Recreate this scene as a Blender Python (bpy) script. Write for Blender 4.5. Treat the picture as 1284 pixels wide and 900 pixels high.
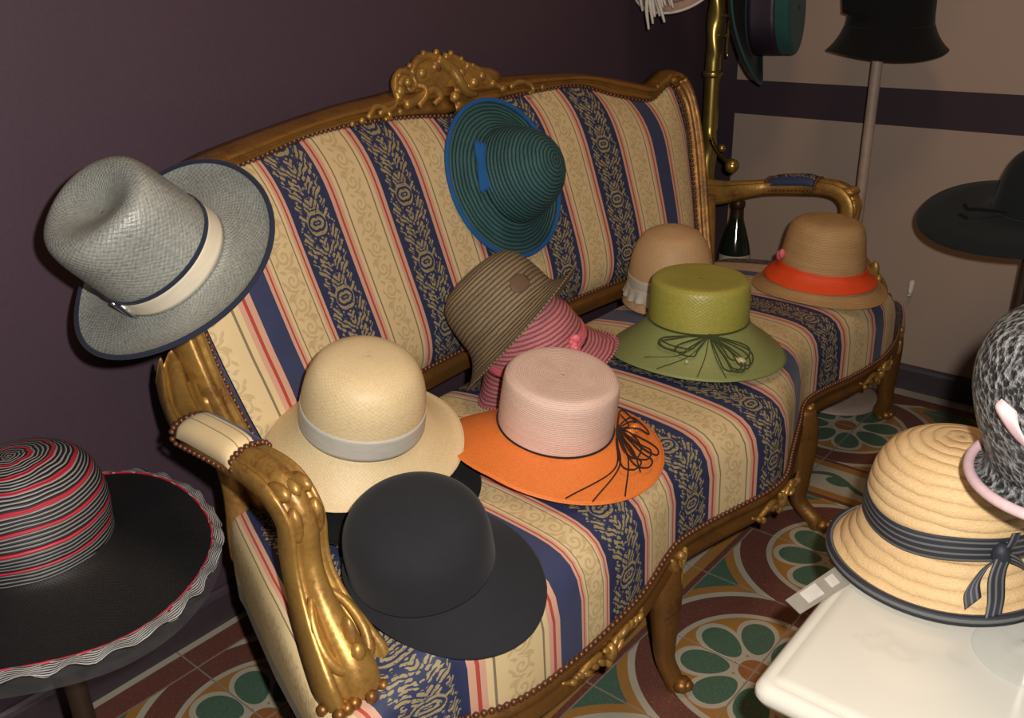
import bpy, math, random
from mathutils import Vector, Matrix
random.seed(7)
S = bpy.context.scene
for o in list(bpy.data.objects): bpy.data.objects.remove(o)
COL = S.collection
PI = math.pi

# ------------------------------------------------------------------ camera
H = 1.132
YAW, PITCH, ROLL, FPX = math.radians(40.501), math.radians(23.198), math.radians(-1.672), 1143.8
FW = Vector((math.cos(YAW)*math.cos(PITCH), math.sin(YAW)*math.cos(PITCH), -math.sin(PITCH)))
RT0 = Vector((math.sin(YAW), -math.cos(YAW), 0)); UP0 = RT0.cross(FW)
RT = RT0*math.cos(ROLL) + UP0*math.sin(ROLL); UP = -RT0*math.sin(ROLL) + UP0*math.cos(ROLL)
cd = bpy.data.cameras.new('camera'); cam = bpy.data.objects.new('camera', cd); COL.objects.link(cam)
cd.sensor_fit = 'HORIZONTAL'; cd.sensor_width = 36; cd.lens = 36*FPX/1284; cd.clip_start = .02
M = Matrix((RT, UP, -FW)).transposed().to_4x4(); M.translation = (0, 0, H)
cam.matrix_world = M
S.camera = cam
def ray(px, py): return RT*((px-642)/FPX) - UP*((py-450)/FPX) + FW
def at(px, py, d): return Vector((0, 0, H)) + ray(px, py)*d
def onZ(px, py, z): d = ray(px, py); return Vector((0, 0, H)) + d*((z-H)/d.z)

# ------------------------------------------------------------------ light
S.view_settings.view_transform = 'Standard'; S.view_settings.look = 'None'
S.view_settings.exposure = 0; S.view_settings.gamma = 1; S.view_settings.use_curve_mapping = False
W = bpy.data.worlds.new('world'); S.world = W; W.use_nodes = True
W.node_tree.nodes['Background'].inputs[0].default_value = (1, .72, .52, 1)
W.node_tree.nodes['Background'].inputs[1].default_value = .035
fl = bpy.data.lights.new('camera_flash', 'POINT'); fl.energy = 72; fl.shadow_soft_size = .012; fl.color = (1, .94, .86)
flo = bpy.data.objects.new('camera_flash', fl); COL.objects.link(flo)
flo.location = Vector((0, 0, H)) + RT*.055 + UP*.045 + FW*.02
cl = bpy.data.lights.new('ceiling_lamp', 'AREA'); cl.shape = 'DISK'; cl.size = .5; cl.energy = 9; cl.color = (1, .62, .33)
clo = bpy.data.objects.new('ceiling_lamp', cl); COL.objects.link(clo); clo.location = (1.1, .3, 2.5)

# ------------------------------------------------------------------ node helpers
class E:
    nt = None
    def __init__(s, k): s.k = k
    @staticmethod
    def m(op, *a):
        n = E.nt.nodes.new('ShaderNodeMath'); n.operation = op
        for i, v in enumerate(a):
            if isinstance(v, E): E.nt.links.new(v.k, n.inputs[i])
            else: n.inputs[i].default_value = v
        return E(n.outputs[0])
    def __add__(s, o): return E.m('ADD', s, o)
    def __radd__(s, o): return E.m('ADD', o, s)
    def __sub__(s, o): return E.m('SUBTRACT', s, o)
    def __rsub__(s, o): return E.m('SUBTRACT', o, s)
    def __mul__(s, o): return E.m('MULTIPLY', s, o)
    def __rmul__(s, o): return E.m('MULTIPLY', o, s)
    def __truediv__(s, o): return E.m('DIVIDE', s, o)
    def __lt__(s, o): return E.m('LESS_THAN', s, o)
    def __gt__(s, o): return E.m('GREATER_THAN', s, o)
    def abs(s): return E.m('ABSOLUTE', s)
    def sin(s): return E.m('SINE', s)
    def frac(s): return E.m('FRACT', s)
    def floor(s): return E.m('FLOOR', s)
def mixc(f, a, b):
    n = E.nt.nodes.new('ShaderNodeMix'); n.data_type = 'RGBA'
    for key, v in ((0, f), (6, a), (7, b)):
        if isinstance(v, E): E.nt.links.new(v.k, n.inputs[key])
        elif key == 0: n.inputs[key].default_value = v
        else: n.inputs[key].default_value = (*v, 1)
    return E(n.outputs[2])
def xyz(kind='Object'):
    if kind == 'World': s = E.nt.nodes.new('ShaderNodeNewGeometry').outputs['Position']
    elif kind == 'UV': s = E.nt.nodes.new('ShaderNodeUVMap').outputs[0]
    else: s = E.nt.nodes.new('ShaderNodeTexCoord').outputs[kind]
    n = E.nt.nodes.new('ShaderNodeSeparateXYZ'); E.nt.links.new(s, n.inputs[0])
    return E(n.outputs[0]), E(n.outputs[1]), E(n.outputs[2])
def comb(x, y, z=0.0):
    n = E.nt.nodes.new('ShaderNodeCombineXYZ')
    for i, v in enumerate((x, y, z)):
        if isinstance(v, E): E.nt.links.new(v.k, n.inputs[i])
        else: n.inputs[i].default_value = v
    return E(n.outputs[0])
def noise(vec=None, scale=5, detail=2, rough=.5):
    n = E.nt.nodes.new('ShaderNodeTexNoise'); n.inputs['Scale'].default_value = scale
    n.inputs['Detail'].default_value = detail; n.inputs['Roughness'].default_value = rough
    if vec is None: vec = E(E.nt.nodes.new('ShaderNodeTexCoord').outputs['Object'])
    E.nt.links.new(vec.k, n.inputs['Vector'])
    return E(n.outputs[0])
def voronoi(vec, scale, feature='F1'):
    n = E.nt.nodes.new('ShaderNodeTexVoronoi'); n.feature = feature; n.inputs['Scale'].default_value = scale
    E.nt.links.new(vec.k, n.inputs['Vector']); return E(n.outputs[0])
def step(x, a, b):
    n = E.nt.nodes.new('ShaderNodeMapRange'); n.clamp = True
    n.inputs[1].default_value = a; n.inputs[2].default_value = b
    E.nt.links.new(x.k, n.inputs[0]); return E(n.outputs[0])
def mat(name, fn):
    """fn() returns dict(color, rough, metal, height, bump, ...)"""
    m = bpy.data.materials.new(name); m.use_nodes = True; nt = m.node_tree; E.nt = nt
    b = nt.nodes['Principled BSDF']; d = fn()
    def put(key, v):
        if isinstance(v, E): nt.links.new(v.k, b.inputs[key])
        else: b.inputs[key].default_value = (*v, 1) if isinstance(v, tuple) else v
    put('Base Color', d['color']); put('Roughness', d.get('rough', .6)); put('Metallic', d.get('metal', 0.))
    put('Specular IOR Level', d.get('spec', .5))
    for k, n in (('sheen', 'Sheen Weight'), ('coat', 'Coat Weight'), ('alpha', 'Alpha'), ('trans', 'Transmission Weight'), ('ior', 'IOR'), ('aniso', 'Anisotropic')):
        if k in d: put(n, d[k])
    if 'height' in d:
        n = nt.nodes.new('ShaderNodeBump'); n.inputs['Strength'].default_value = d.get('bump', .5)
        n.inputs['Distance'].default_value = d.get('dist', .001)
        nt.links.new(d['height'].k, n.inputs['Height']); nt.links.new(n.outputs[0], b.inputs['Normal'])
    return m
MT = {}
def plain(name, color, rough=.6, metal=0., var=.12, scale=60, bump=.15, dist=.0006, **kw):
    def fn():
        n = noise(scale=scale, detail=3)
        c2 = tuple(max(0, v*(1-2.2*var)) for v in color)
        return dict(color=mixc(n, c2, tuple(v*(1+var) for v in color)), rough=rough, metal=metal, height=n, bump=bump, dist=dist, **kw)
    MT[name] = mat(name, fn); return MT[name]
def straw(name, ca, cb, ring=.006, depth=.6, rough=.6, fib=1.0, spec=.4, dist=.0015):
    """braid sewn in rings: UV in metres, v runs along the profile"""
    def fn():
        u, v, _ = xyz('UV')
        wob = noise(comb(u*30, v*30), 1, 2)
        vr = v/ring + (wob-.5)*.6
        r = vr.frac()
        groove = E.m('POWER', (r*PI).sin().abs(), .7)
        rowv = noise(comb(vr.floor()*7.3, u*12), 1, 1)
        fibre = noise(comb(u*220, v*900), 1, 2)
        fibre2 = noise(comb((u+v)*700, (u-v)*260), 1, 1)
        patch = noise(comb(u*25, v*25), 1, 3)
        f = step(fibre*.35 + fibre2*.35*fib + patch*.2 + rowv*.2, .36, .70)
        c = mixc(f, cb, ca)
        c = mixc((1.0-groove)*depth, c, tuple(x*.55 for x in cb))
        return dict(color=c, rough=rough, spec=spec, height=groove*.8 + fibre2*.35 + fibre*.2, bump=1.0, dist=dist)
    MT[name] = mat(name, fn)
def sinamay(name, ca, cb, rough=.42, fine=900, spec=.6, dist=.0006):
    """fine woven shiny straw"""
    def fn():
        u, v, _ = xyz('UV')
        a = (u*fine + noise(comb(u*60, v*60), 1, 1)*2.0).sin(); b = (v*fine*1.1).sin()
        fl_ = noise(comb((u+v)*420, (u-v)*90), 1, 2); fl2 = noise(comb((u-v)*420, (u+v)*90), 1, 2)
        big = noise(comb(u*14, v*14), 1, 2)
        f = step(fl_*.4 + fl2*.4 + big*.3 + a*b*.06, .32, .78)
        return dict(color=mixc(f, cb, ca), rough=rough, spec=spec, height=fl_ + fl2 + a*b*.4, bump=.6, dist=dist)
    MT[name] = mat(name, fn)
def felt(name, c):
    def fn():
        n = noise(scale=900, detail=2); n2 = noise(scale=30, detail=3)
        return dict(color=mixc(n*.6+n2*.4, tuple(x*.7 for x in c), tuple(x*1.25 for x in c)), rough=.95, spec=.12, sheen=.06, height=n, bump=.35, dist=.0006)
    MT[name] = mat(name, fn)
def ribbon(name, c, c2=None, per=.004, rough=.45):
    def fn():
        u, v, _ = xyz('UV')
        w = (v/per*2*PI).sin()
        col = mixc(step(w, .25, .75), c, c2) if c2 else mixc(noise(comb(u*40, v*200), 1, 2), tuple(x*.85 for x in c), tuple(min(1, x*1.1) for x in c))
        return dict(color=col, rough=rough, height=(u*6000).sin()*.3+noise(comb(u*50, v*60), 1, 2), bump=.25, dist=.001)
    MT[name] = mat(name, fn)

# ------------------------------------------------------------------ mesh helpers
class MB:
    def __init__(s): s.v = []; s.f = []; s.uv = []; s.mi = []
    def grid(s, P, uv=None, mi=None, closeu=False, flip=False):
        """P[i][j]: rows i, columns j; closeu joins last column to the first"""
        n, m = len(P), len(P[0]); b = len(s.v)
        for r in P: s.v += [tuple(p) for p in r]
        for i in range(n-1):
            for j in range(m if closeu else m-1):
                j2 = (j+1) % m
                q = (b+i*m+j, b+i*m+j2, b+(i+1)*m+j2, b+(i+1)*m+j)
                s.f.append(q[::-1] if flip else q)
                s.mi.append(mi[j] if mi else 0)
                if uv:
                    jj = j+1
                    t = [uv[i][j], uv[i][jj], uv[i+1][jj], uv[i+1][j]]
                    s.uv.append(t[::-1] if flip else t)
                else: s.uv.append([(0, 0)]*4)
    def ngon(s, pts, flip=False):
        b = len(s.v); s.v += [tuple(p) for p in pts]
        q = list(range(b, b+len(pts))); s.f.append(q[::-1] if flip else q); s.mi.append(0); s.uv.append([(p[0], p[1]) for p in pts])
    def tube(s, path, rad, seg=8, sq=None, up=Vector((0, 0, 1)), cap=True, closed=False, prof=None):
        """path of Vectors; rad: number or list of numbers / (w,h) pairs; prof: list of (a,b) unit cross-section"""
        path = [Vector(p) for p in path]; n = len(path); rows = []; uvs = []
        cs = prof or [(math.cos(2*PI*k/seg), math.sin(2*PI*k/seg)) for k in range(seg)]
        L = 0
        for i, p in enumerate(path):
            if closed: t = path[(i+1) % n] - path[i-1]
            else: t = path[min(i+1, n-1)] - path[max(i-1, 0)]
            t = t.normalized() if t.length > 1e-9 else Vector((0, 0, 1))
            a = up.cross(t)
            if a.length < 1e-4: a = Vector((1, 0, 0)).cross(t)
            a.normalize(); b = t.cross(a)
            r = rad[i] if isinstance(rad, (list, tuple)) else rad
            w, h = r if isinstance(r, (list, tuple)) else (r, r)
            rows.append([p + a*(c*w) + b*(d*h) for c, d in cs])
            if i: L += (path[i]-path[i-1]).length
            uvs.append([(k/len(cs)*2*PI*w, L) for k in range(len(cs)+1)])
        if closed: rows.append(rows[0]); uvs.append([(u, L+.01) for u, _ in uvs[0]])
        s.grid(rows, uvs, closeu=True)
        if cap and not closed: s.ngon(rows[0], True); s.ngon(rows[-1])
    def blob(s, c, r, R=None, nu=8, nv=6):
        c = Vector(c); rows = []
        for i in range(nv+1):
            ph = -PI/2 + PI*i/nv; row = []
            for k in range(nu):
                th = 2*PI*k/nu
                q = Vector((r[0]*math.cos(ph)*math.cos(th), r[1]*math.cos(ph)*math.sin(th), r[2]*math.sin(ph)))
                row.append(c + (R @ q if R else q))
            rows.append(row)
        s.grid(rows, closeu=True)
    def box(s, a, b, ch=0.0):
        (x0, y0, z0), (x1, y1, z1) = a, b
        def ring(x0, y0, x1, y1, z): return [(x0, y0, z), (x1, y0, z), (x1, y1, z), (x0, y1, z)]
        rs = [ring(x0, y0, x1, y1, z0), ring(x0, y0, x1, y1, z1-ch)]
        if ch: rs.append(ring(x0+ch, y0+ch, x1-ch, y1-ch, z1))
        s.grid(rs, closeu=True); s.ngon(rs[0], True); s.ngon(rs[-1])
    def build(s, name, m, parent=None, smooth=True, solid=0, sub=0, M=None, weld=True):
        me = bpy.data.meshes.new(name); me.from_pydata(s.v, [], s.f)
        uvl = me.uv_layers.new(name='UVMap'); i = 0
        for f, t in zip(me.polygons, s.uv):
            for k in range(f.loop_total): uvl.data[f.loop_start+k].uv = t[k] if k < len(t) else (0, 0)
        for mm in (m if isinstance(m, list) else [m]): me.materials.append(MT[mm] if isinstance(mm, str) else mm)
        for f, k in zip(me.polygons, s.mi): f.material_index = k; f.use_smooth = smooth
        o = bpy.data.objects.new(name, me); COL.objects.link(o)
        if parent: o.parent = parent
        if weld:
            w = o.modifiers.new('weld', 'WELD'); w.merge_threshold = 1e-5
        if sub:
            q = o.modifiers.new('sub', 'SUBSURF'); q.levels = q.render_levels = sub
        if solid:
            q = o.modifiers.new('solid', 'SOLIDIFY'); q.thickness = solid; q.offset = 0
        return o
def cr(pts, n=8, closed=False):
    """Catmull-Rom through tuples of any length"""
    out = []; N = len(pts); P = [list(p) for p in pts]
    for i in range(N if closed else N-1):
        p0, p1, p2, p3 = (P[(i-1) % N] if closed or i else [2*a-b for a, b in zip(P[0], P[1])]), P[i], P[(i+1) % N], (P[(i+2) % N] if closed or i+2 < N else [2*a-b for a, b in zip(P[-1], P[-2])])
        for k in range(n):
            t = k/n
            out.append(tuple(.5*((2*b)+(c-a)*t+(2*a-5*b+4*c-d)*t*t+(3*b-a-3*c+d)*t**3) for a, b, c, d in zip(p0, p1, p2, p3)))
    if not closed: out.append(tuple(P[-1]))
    return out
def lerpf(tab, x):
    if x <= tab[0][0]: return tab[0][1]
    for (a, b), (c, d) in zip(tab, tab[1:]):
        if x <= c: return b+(d-b)*(x-a)/(c-a)
    return tab[-1][1]
def empty(name, label, cat, loc=(0, 0, 0), group=None, axis=None, xdir=(1, 0, 0)):
    o = bpy.data.objects.new(name, None); COL.objects.link(o); o.empty_display_size = .05
    o['label'] = label; o['category'] = cat
    if group: o['group'] = group
    Mx = Matrix.Identity(4)
    if axis is not None:
        z = Vector(axis).normalized(); x = Vector(xdir); x = (x - z*x.dot(z)).normalized(); y = z.cross(x)
        Mx = Matrix((x, y, z)).transposed().to_4x4()
    Mx.translation = loc; o.matrix_world = Mx
    return o
def struct(o): o['kind'] = 'structure'; return o
def tag(o, label, cat, group=None):
    o['label'] = label; o['category'] = cat
    if group: o['group'] = group
    return o

# ------------------------------------------------------------------ room materials
XW, YW = 2.513, 1.352
MAROON, OCHRE, GREEN, WHITE, CENTRE = (.150, .050, .036), (.38, .18, .04), (.060, .135, .09), (.47, .43, .34), (.30, .11, .03)
def f_floor():
    x, y, _ = xyz('World')
    def med(cx, cy):
        a = ((x-cx)/.4+.5).frac()*.4-.2; b = ((y-cy)/.4+.5).frac()*.4-.2
        r = E.m('SQRT', a*a+b*b); th = E.m('ARCTAN2', b, a)
        k = ((th/(PI/4)).frac()-.5).abs()*0 + ((th/(PI/4)).frac()-.5)*(PI/4)
        p = r*E.m('COSINE', k); q = r*E.m('SINE', k)
        e = E.m('POWER', ((p-.085)/.049).abs(), 2.) + E.m('POWER', (q/(.0335+(p-.085)*.14)).abs(), 2.)
        c = mixc(r > .142, OCHRE, WHITE)
        c = mixc((e < 1.22), c, WHITE); c = mixc((e < .76), c, GREEN)
        c = mixc(r < .036, c, WHITE); c = mixc(r < .028, c, CENTRE)
        c = mixc(r > .153, c, MAROON); c = mixc(r > .206, c, WHITE)
        c = mixc(r > .219, c, OCHRE); c = mixc(r > .238, c, GREEN)
        return c
    def border(t, s):       # t: 0..1 across, s: metres along
        d = (t-.5).abs()
        c = mixc(d < .43, MAROON, OCHRE); c = mixc(d < .30, c, WHITE)
        w = (t-.5) - (s*2*PI/.2).sin()*.13
        c = mixc(w.abs() < .045, c, GREEN)
        bl = E.m('POWER', ((s/.1+.25).frac()-.5).abs()*2.6, 2.)+E.m('POWER', d*7, 2.)
        return mixc(bl < .55, c, GREEN)
    south = med(1.603, .495); north = med(.603, 1.075); east = med(2.19, .72)
    c = mixc(y > .695, south, border((y-.695)/.18, x))
    c = mixc(y > .875, c, north)
    c = mixc(y > 1.275, c, mixc(y > 1.325, MAROON, WHITE))
    c = mixc(x > 1.81, c, border((x-1.81)/.18, y))
    c = mixc(x > 1.99, c, east)
    c = mixc(x > 2.42, c, mixc(x > 2.46, MAROON, WHITE))
    sp = voronoi(comb(x, y), 260); n = noise(comb(x, y), 9, 3); n2 = noise(comb(x, y), 500, 1)
    c = mixc((sp < .22)*.35, c, (.42, .34, .28)); c = mixc(n*.35, c, (.09, .06, .05))
    return dict(color=c, rough=.3+n*.2, spec=.4, height=n2, bump=.04)
MT['terrazzo'] = mat('patterned_terrazzo_tile', f_floor)
plain('grout', (.24, .19, .15), .9)
def f_purple():
    n = noise(scale=3, detail=4); n2 = noise(scale=180, detail=2)
    return dict(color=mixc(n*.5+n2*.5, (.048, .029, .042), (.074, .045, .065)), rough=.62, spec=.3, height=n2, bump=.08)
MT['purple'] = mat('aubergine_paint', f_purple)
def f_rwall():
    x, y, z = xyz('World')
    n = noise(scale=4, detail=4); n2 = noise(scale=180, detail=2)
    beige = mixc(n, (.335, .25, .205), (.385, .29, .24)); pur = mixc(n, (.036, .021, .030), (.05, .031, .042))
    m = E.m('MAXIMUM', (z > .724)*(z < .819), y > 1.262)
    return dict(color=mixc(m, beige, pur), rough=.7, spec=.25, height=n2, bump=.08)
MT['rwall'] = mat('beige_paint_with_aubergine_bands', f_rwall)
plain('skirting', (.05, .034, .045), .5)

# ------------------------------------------------------------------ room
b = MB(); b.box((-1.6, -1.6, -.06), (XW+.1, YW+.1, -.0008)); floor = struct(b.build('floor', 'grout', smooth=False))
xs = [1.603+.2*k for k in range(-13, 2)] + [1.99, 2.19, 2.39, XW]
ys = [.695+.2*k for k in range(-9, 1)] + [.875, 1.075, 1.275, YW]
cache = {}
for i in range(len(xs)-1):
    for j in range(len(ys)-1):
        w, d = round(xs[i+1]-xs[i], 3), round(ys[j+1]-ys[j], 3); g = .0011
        if (w, d) not in cache:
            b = MB(); b.box((g, g, -.012), (w-g, d-g, 0), .0012)
            t = b.build('tile', 'terrazzo', floor, smooth=False, weld=False); cache[(w, d)] = t
        else: t = cache[(w, d)].copy(); COL.objects.link(t); t.parent = floor
        t.location = (xs[i], ys[j], 0)
def wallbox(name, a, c, m):
    b = MB(); b.box(a, c); return struct(b.build(name, m, smooth=False))
wallbox('wall_back', (-1.6, YW, 0), (XW+.1, YW+.1, 2.6), 'purple')
wallbox('wall_right', (XW, -1.6, 0), (XW+.1, YW, 2.6), 'rwall')
def skirt(name, p0, p1, out):
    b = MB(); o = Vector(out)
    prof = [(0, 0), (.012, 0), (.012, .060), (.009, .068), (.004, .073), (0, .0735)]
    rows = [[Vector(p)+o*a+Vector((0, 0, z)) for a, z in prof] for p in (p0, p1)]
    b.grid(rows, closeu=True); b.ngon(rows[0]); b.ngon(rows[1], True)
    struct(b.build(name, 'skirting', smooth=False))
skirt('baseboard_back', (-1.6, YW, 0), (XW, YW, 0), (0, -1, 0))
skirt('baseboard_right', (XW, -1.6, 0), (XW, YW, 0), (-1, 0, 0))

# ------------------------------------------------------------------ settee materials
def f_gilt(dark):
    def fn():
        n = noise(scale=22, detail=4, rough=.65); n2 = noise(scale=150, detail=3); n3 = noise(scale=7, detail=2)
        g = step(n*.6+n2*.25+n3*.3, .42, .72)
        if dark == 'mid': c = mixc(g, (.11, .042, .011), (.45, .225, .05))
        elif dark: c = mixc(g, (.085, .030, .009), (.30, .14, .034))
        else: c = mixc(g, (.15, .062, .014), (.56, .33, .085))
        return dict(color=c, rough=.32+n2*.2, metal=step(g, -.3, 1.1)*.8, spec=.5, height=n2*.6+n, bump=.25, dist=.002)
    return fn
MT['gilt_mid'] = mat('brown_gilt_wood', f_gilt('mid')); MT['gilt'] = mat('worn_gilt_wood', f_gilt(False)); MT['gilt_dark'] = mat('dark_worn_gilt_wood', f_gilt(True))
plain('nail', (.16, .065, .035), .4, .5)
NAVY = (.026, .032, .085); CREAM = (.68, .52, .29); GOLD = (.42, .31, .13)
def weave(h=None):
    u, v, _ = xyz('UV'); w = (u*5200).sin()*(v*5200).sin()
    return w
def f_plain(c, v2=.9):
    def fn():
        n = noise(scale=25, detail=3); w = weave()
        return dict(color=mixc(n, tuple(x*v2 for x in c), c), rough=.6, spec=.35, sheen=.1, height=w+n*2, bump=.15, dist=.0005)
    return fn
def f_floral():
    u, v, _ = xyz('UV')          # u across in metres from stripe centre, v along
    a = u.abs(); per = .118
    ph = (v/per).frac(); vv = (ph-.5).abs()*per
    wob = noise(comb(a*70, ph*9), 1, 2)
    leafy = voronoi(comb(a*1.25, ph*per), 118, 'DISTANCE_TO_EDGE') if False else voronoi(comb(a*1.2 + wob*.006, ph*per*.9 + wob*.008), 125)
    vein = ((ph*per - a*.9)*620 + wob*7).sin()
    rose = E.m('SQRT', a*a + vv*vv)
    ring = ((rose*620) + (E.m('ARCTAN2', vv, a)*3)).sin()
    isrose = rose < .021
    leaf = E.m('MULTIPLY', vein > -.55, leafy < .60)
    env = .035 + ((ph*2*PI).sin()*.5)*.008 + (ph*PI*14).sin()*.0035
    pat = E.m('MAXIMUM', leaf*(1.0-isrose), isrose*(ring > -.2)*(noise(comb(u*260, v*260), 1, 1) > .36))
    pat = pat*(a < env)
    n = noise(scale=60, detail=3)
    c = mixc(pat*.92, mixc(n, (.020, .026, .075), (.034, .042, .105)), mixc(n, (.22, .175, .085), (.42, .34, .175)))
    return dict(color=c, rough=.55, spec=.35, height=weave()*.4+pat, bump=.25, dist=.0008)
def f_scroll():
    u, v, _ = xyz('UV')
    per = .036; cell = (v/per).floor(); ph = (v/per).frac()
    sgn = (cell*.5).frac()*4.0 - 1.0
    a = u*sgn; b = (ph-.5)*per
    r = E.m('SQRT', a*a+b*b); th = E.m('ARCTAN2', b, a)
    sp = ((r*640 - th)*1.0).sin()
    spiral = (sp > .3)*(r < .0135)
    vine = ((a*60 + (ph*2*PI).sin()*.8).abs() < .2)*(r > .013)
    leaf = (((b*300+a*240).sin()) > .55)*(r > .0145)*(u.abs() < .021)
    pat = E.m('MAXIMUM', E.m('MAXIMUM', spiral, vine), leaf)
    n = noise(scale=25, detail=3)
    base = mixc(n, (.60, .46, .25), (.69, .54, .31))
    return dict(color=mixc(pat*.42, base, (.34, .235, .095)), rough=.55, spec=.35, height=weave()*.4+pat, bump=.25, dist=.0008)
MT['fab_cream'] = mat('cream_silk', f_plain(CREAM)); MT['fab_pink'] = mat('pale_pink_silk', f_plain((.60, .34, .25)))
MT['fab_red'] = mat('red_silk', f_plain((.42, .060, .042))); MT['fab_olive'] = mat('olive_silk', f_plain((.21, .17, .10)))
MT['fab_navy'] = mat('navy_silk', f_plain((.040, .050, .125), .7)); MT['fab_floral'] = mat('navy_damask', f_floral); MT['fab_scroll'] = mat('cream_damask', f_scroll)
FAB = ['fab_cream', 'fab_pink', 'fab_red', 'fab_olive', 'fab_navy', 'fab_floral', 'fab_scroll']
C_, P_, R_, O_, N_, F_, S_ = range(7)
def stripe_cols(x0, x1, marks):
    """marks: list of (centre, width, kind F_/N_); between them cream bands with red/pink/olive lines.
    returns xs (column lines), kinds (per column), cents (stripe centre per column)"""
    segs = []
    marks = sorted(marks)
    def cream(a, b):
        w = b-a; t = [(.065, P_), (.035, R_), (.055, P_), (.06, C_), (.025, O_), (.52, S_), (.025, O_), (.06, C_), (.055, P_), (.035, R_), (.065, P_)]
        s = a
        for f, k in t: segs.append((s, s+f*w, k)); s += f*w
    cur = None
    for c, w, k in marks:
        if cur is not None: cream(cur, c-w/2)
        segs.append((c-w/2, c+w/2, k)); cur = c+w/2
    xs, kinds, cents = [], [], []
    for a, b_, k in segs:
        cc = (a+b_)/2
        if b_ <= x0 or a >= x1: continue
        a, b_ = max(a, x0), min(b_, x1)
        n = max(1, int(math.ceil((b_-a)/.014)))
        for q in range(n): xs.append(a+(b_-a)*q/n); kinds.append(k); cents.append(cc)
    xs.append(min(x1, segs[-1][1])); return xs, kinds, cents

# ------------------------------------------------------------------ settee
settee = empty('settee', 'gilded carved wooden settee upholstered in navy and cream striped damask', 'settee', (1.37, .85, 0))
SL = Vector((1.37, .85, 0))
def part(b, name, m, **k): o = b.build(name, m, settee, **k); o.location = -SL; return o
BX = 1.333
def yb(x, z): return 1.118 - .13*((x-BX)/.8)**2 + .35*(z-.4)
OUT = [(0, .938), (.14, .925), (.28, .918), (.41, .908), (.52, .886), (.60, .868), (.655, .878), (.71, .893), (.748, .885), (.772, .845), (.778, .78), (.770, .70), (.757, .62), (.742, .54), (.728, .46), (.715, .40), (.706, .33)]
INN = [(0, .868), (.13, .882), (.26, .888), (.38, .886), (.48, .856), (.58, .834), (.635, .845), (.675, .857), (.703, .846), (.718, .81), (.722, .76), (.716, .70), (.706, .62), (.692, .54), (.676, .47), (.66, .40), (.650, .33)]
OUTR = OUT[:6] + [(.636, .879), (.674, .894), (.702, .887), (.718, .850), (.716, .78), (.704, .70), (.684, .62), (.663, .54), (.646, .46), (.634, .40), (.628, .33)]
INNR = INN[:6] + [(.624, .848), (.654, .862), (.675, .852), (.688, .81), (.685, .76), (.674, .70), (.656, .62), (.636, .54), (.618, .47), (.604, .40), (.598, .33)]
OUTL = OUT[:4] + [(.52, .898), (.60, .890), (.655, .876), (.70, .858), (.735, .835), (.757, .80), (.762, .76), (.756, .70)] + [(x-.008, z) for x, z in OUT[12:]]
INNL = INN[:4] + [(.48, .874), (.58, .864), (.635, .846), (.665, .828), (.69, .808), (.704, .78), (.708, .74), (.704, .70)] + [(x-.004, z) for x, z in INN[12:]]
def prof_h(s):      # moulding height in front of the back plane
    return lerpf([(0, .004), (.08, .022), (.22, .034), (.38, .034), (.5, .022), (.6, .019), (.72, .025), (.86, .022), (.95, .012), (1, .004)], s)
SS = [0, .05, .1, .16, .22, .3, .38, .44, .5, .56, .62, .7, .78, .86, .93, 1]
def frame_strip(o, i, name, side, m='gilt'):
    b = MB(); rows = []; n = len(o)
    for (ox, oz), (ix, iz) in zip(o, i):
        row = []
        for s in SS:
            x = BX+side*(ox+(ix-ox)*s); z = oz+(iz-oz)*s
            row.append((x, yb(x, z)-prof_h(s), z))
        for s in (1, .5, 0):
            x = BX+side*(ox+(ix-ox)*s); z = oz+(iz-oz)*s; row.append((x, yb(x, z)+.02, z))
        rows.append(row)
    b.grid(rows, closeu=True, flip=side > 0); b.ngon(rows[0], side < 0); b.ngon(rows[-1], side > 0)
    return part(b, name, m)
for sd in (-1, 1):
    oc, ic = (cr(OUTL, 5), cr(INNL, 5)) if sd < 0 else (cr(OUTR, 5), cr(INNR, 5))
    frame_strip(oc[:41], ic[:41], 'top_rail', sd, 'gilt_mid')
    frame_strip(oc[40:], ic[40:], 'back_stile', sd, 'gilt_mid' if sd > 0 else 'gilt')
def zbot(x): return .470 - .012*math.cos((x-BX)/.66*PI*.5)
b = MB(); rows = []
for k in range(41):
    x = BX-.69+1.315*k/40; z = zbot(x)
    rows.append([(x, yb(x, z)-h, z-d) for h, d in ((.004, -.004), (.02, .004), (.026, .014), (.016, .024), (.022, .034), (.008, .044), (-.02, .044), (-.02, -.004))])
b.grid(rows, closeu=True); part(b, 'bottom_rail', 'gilt_dark')
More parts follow.
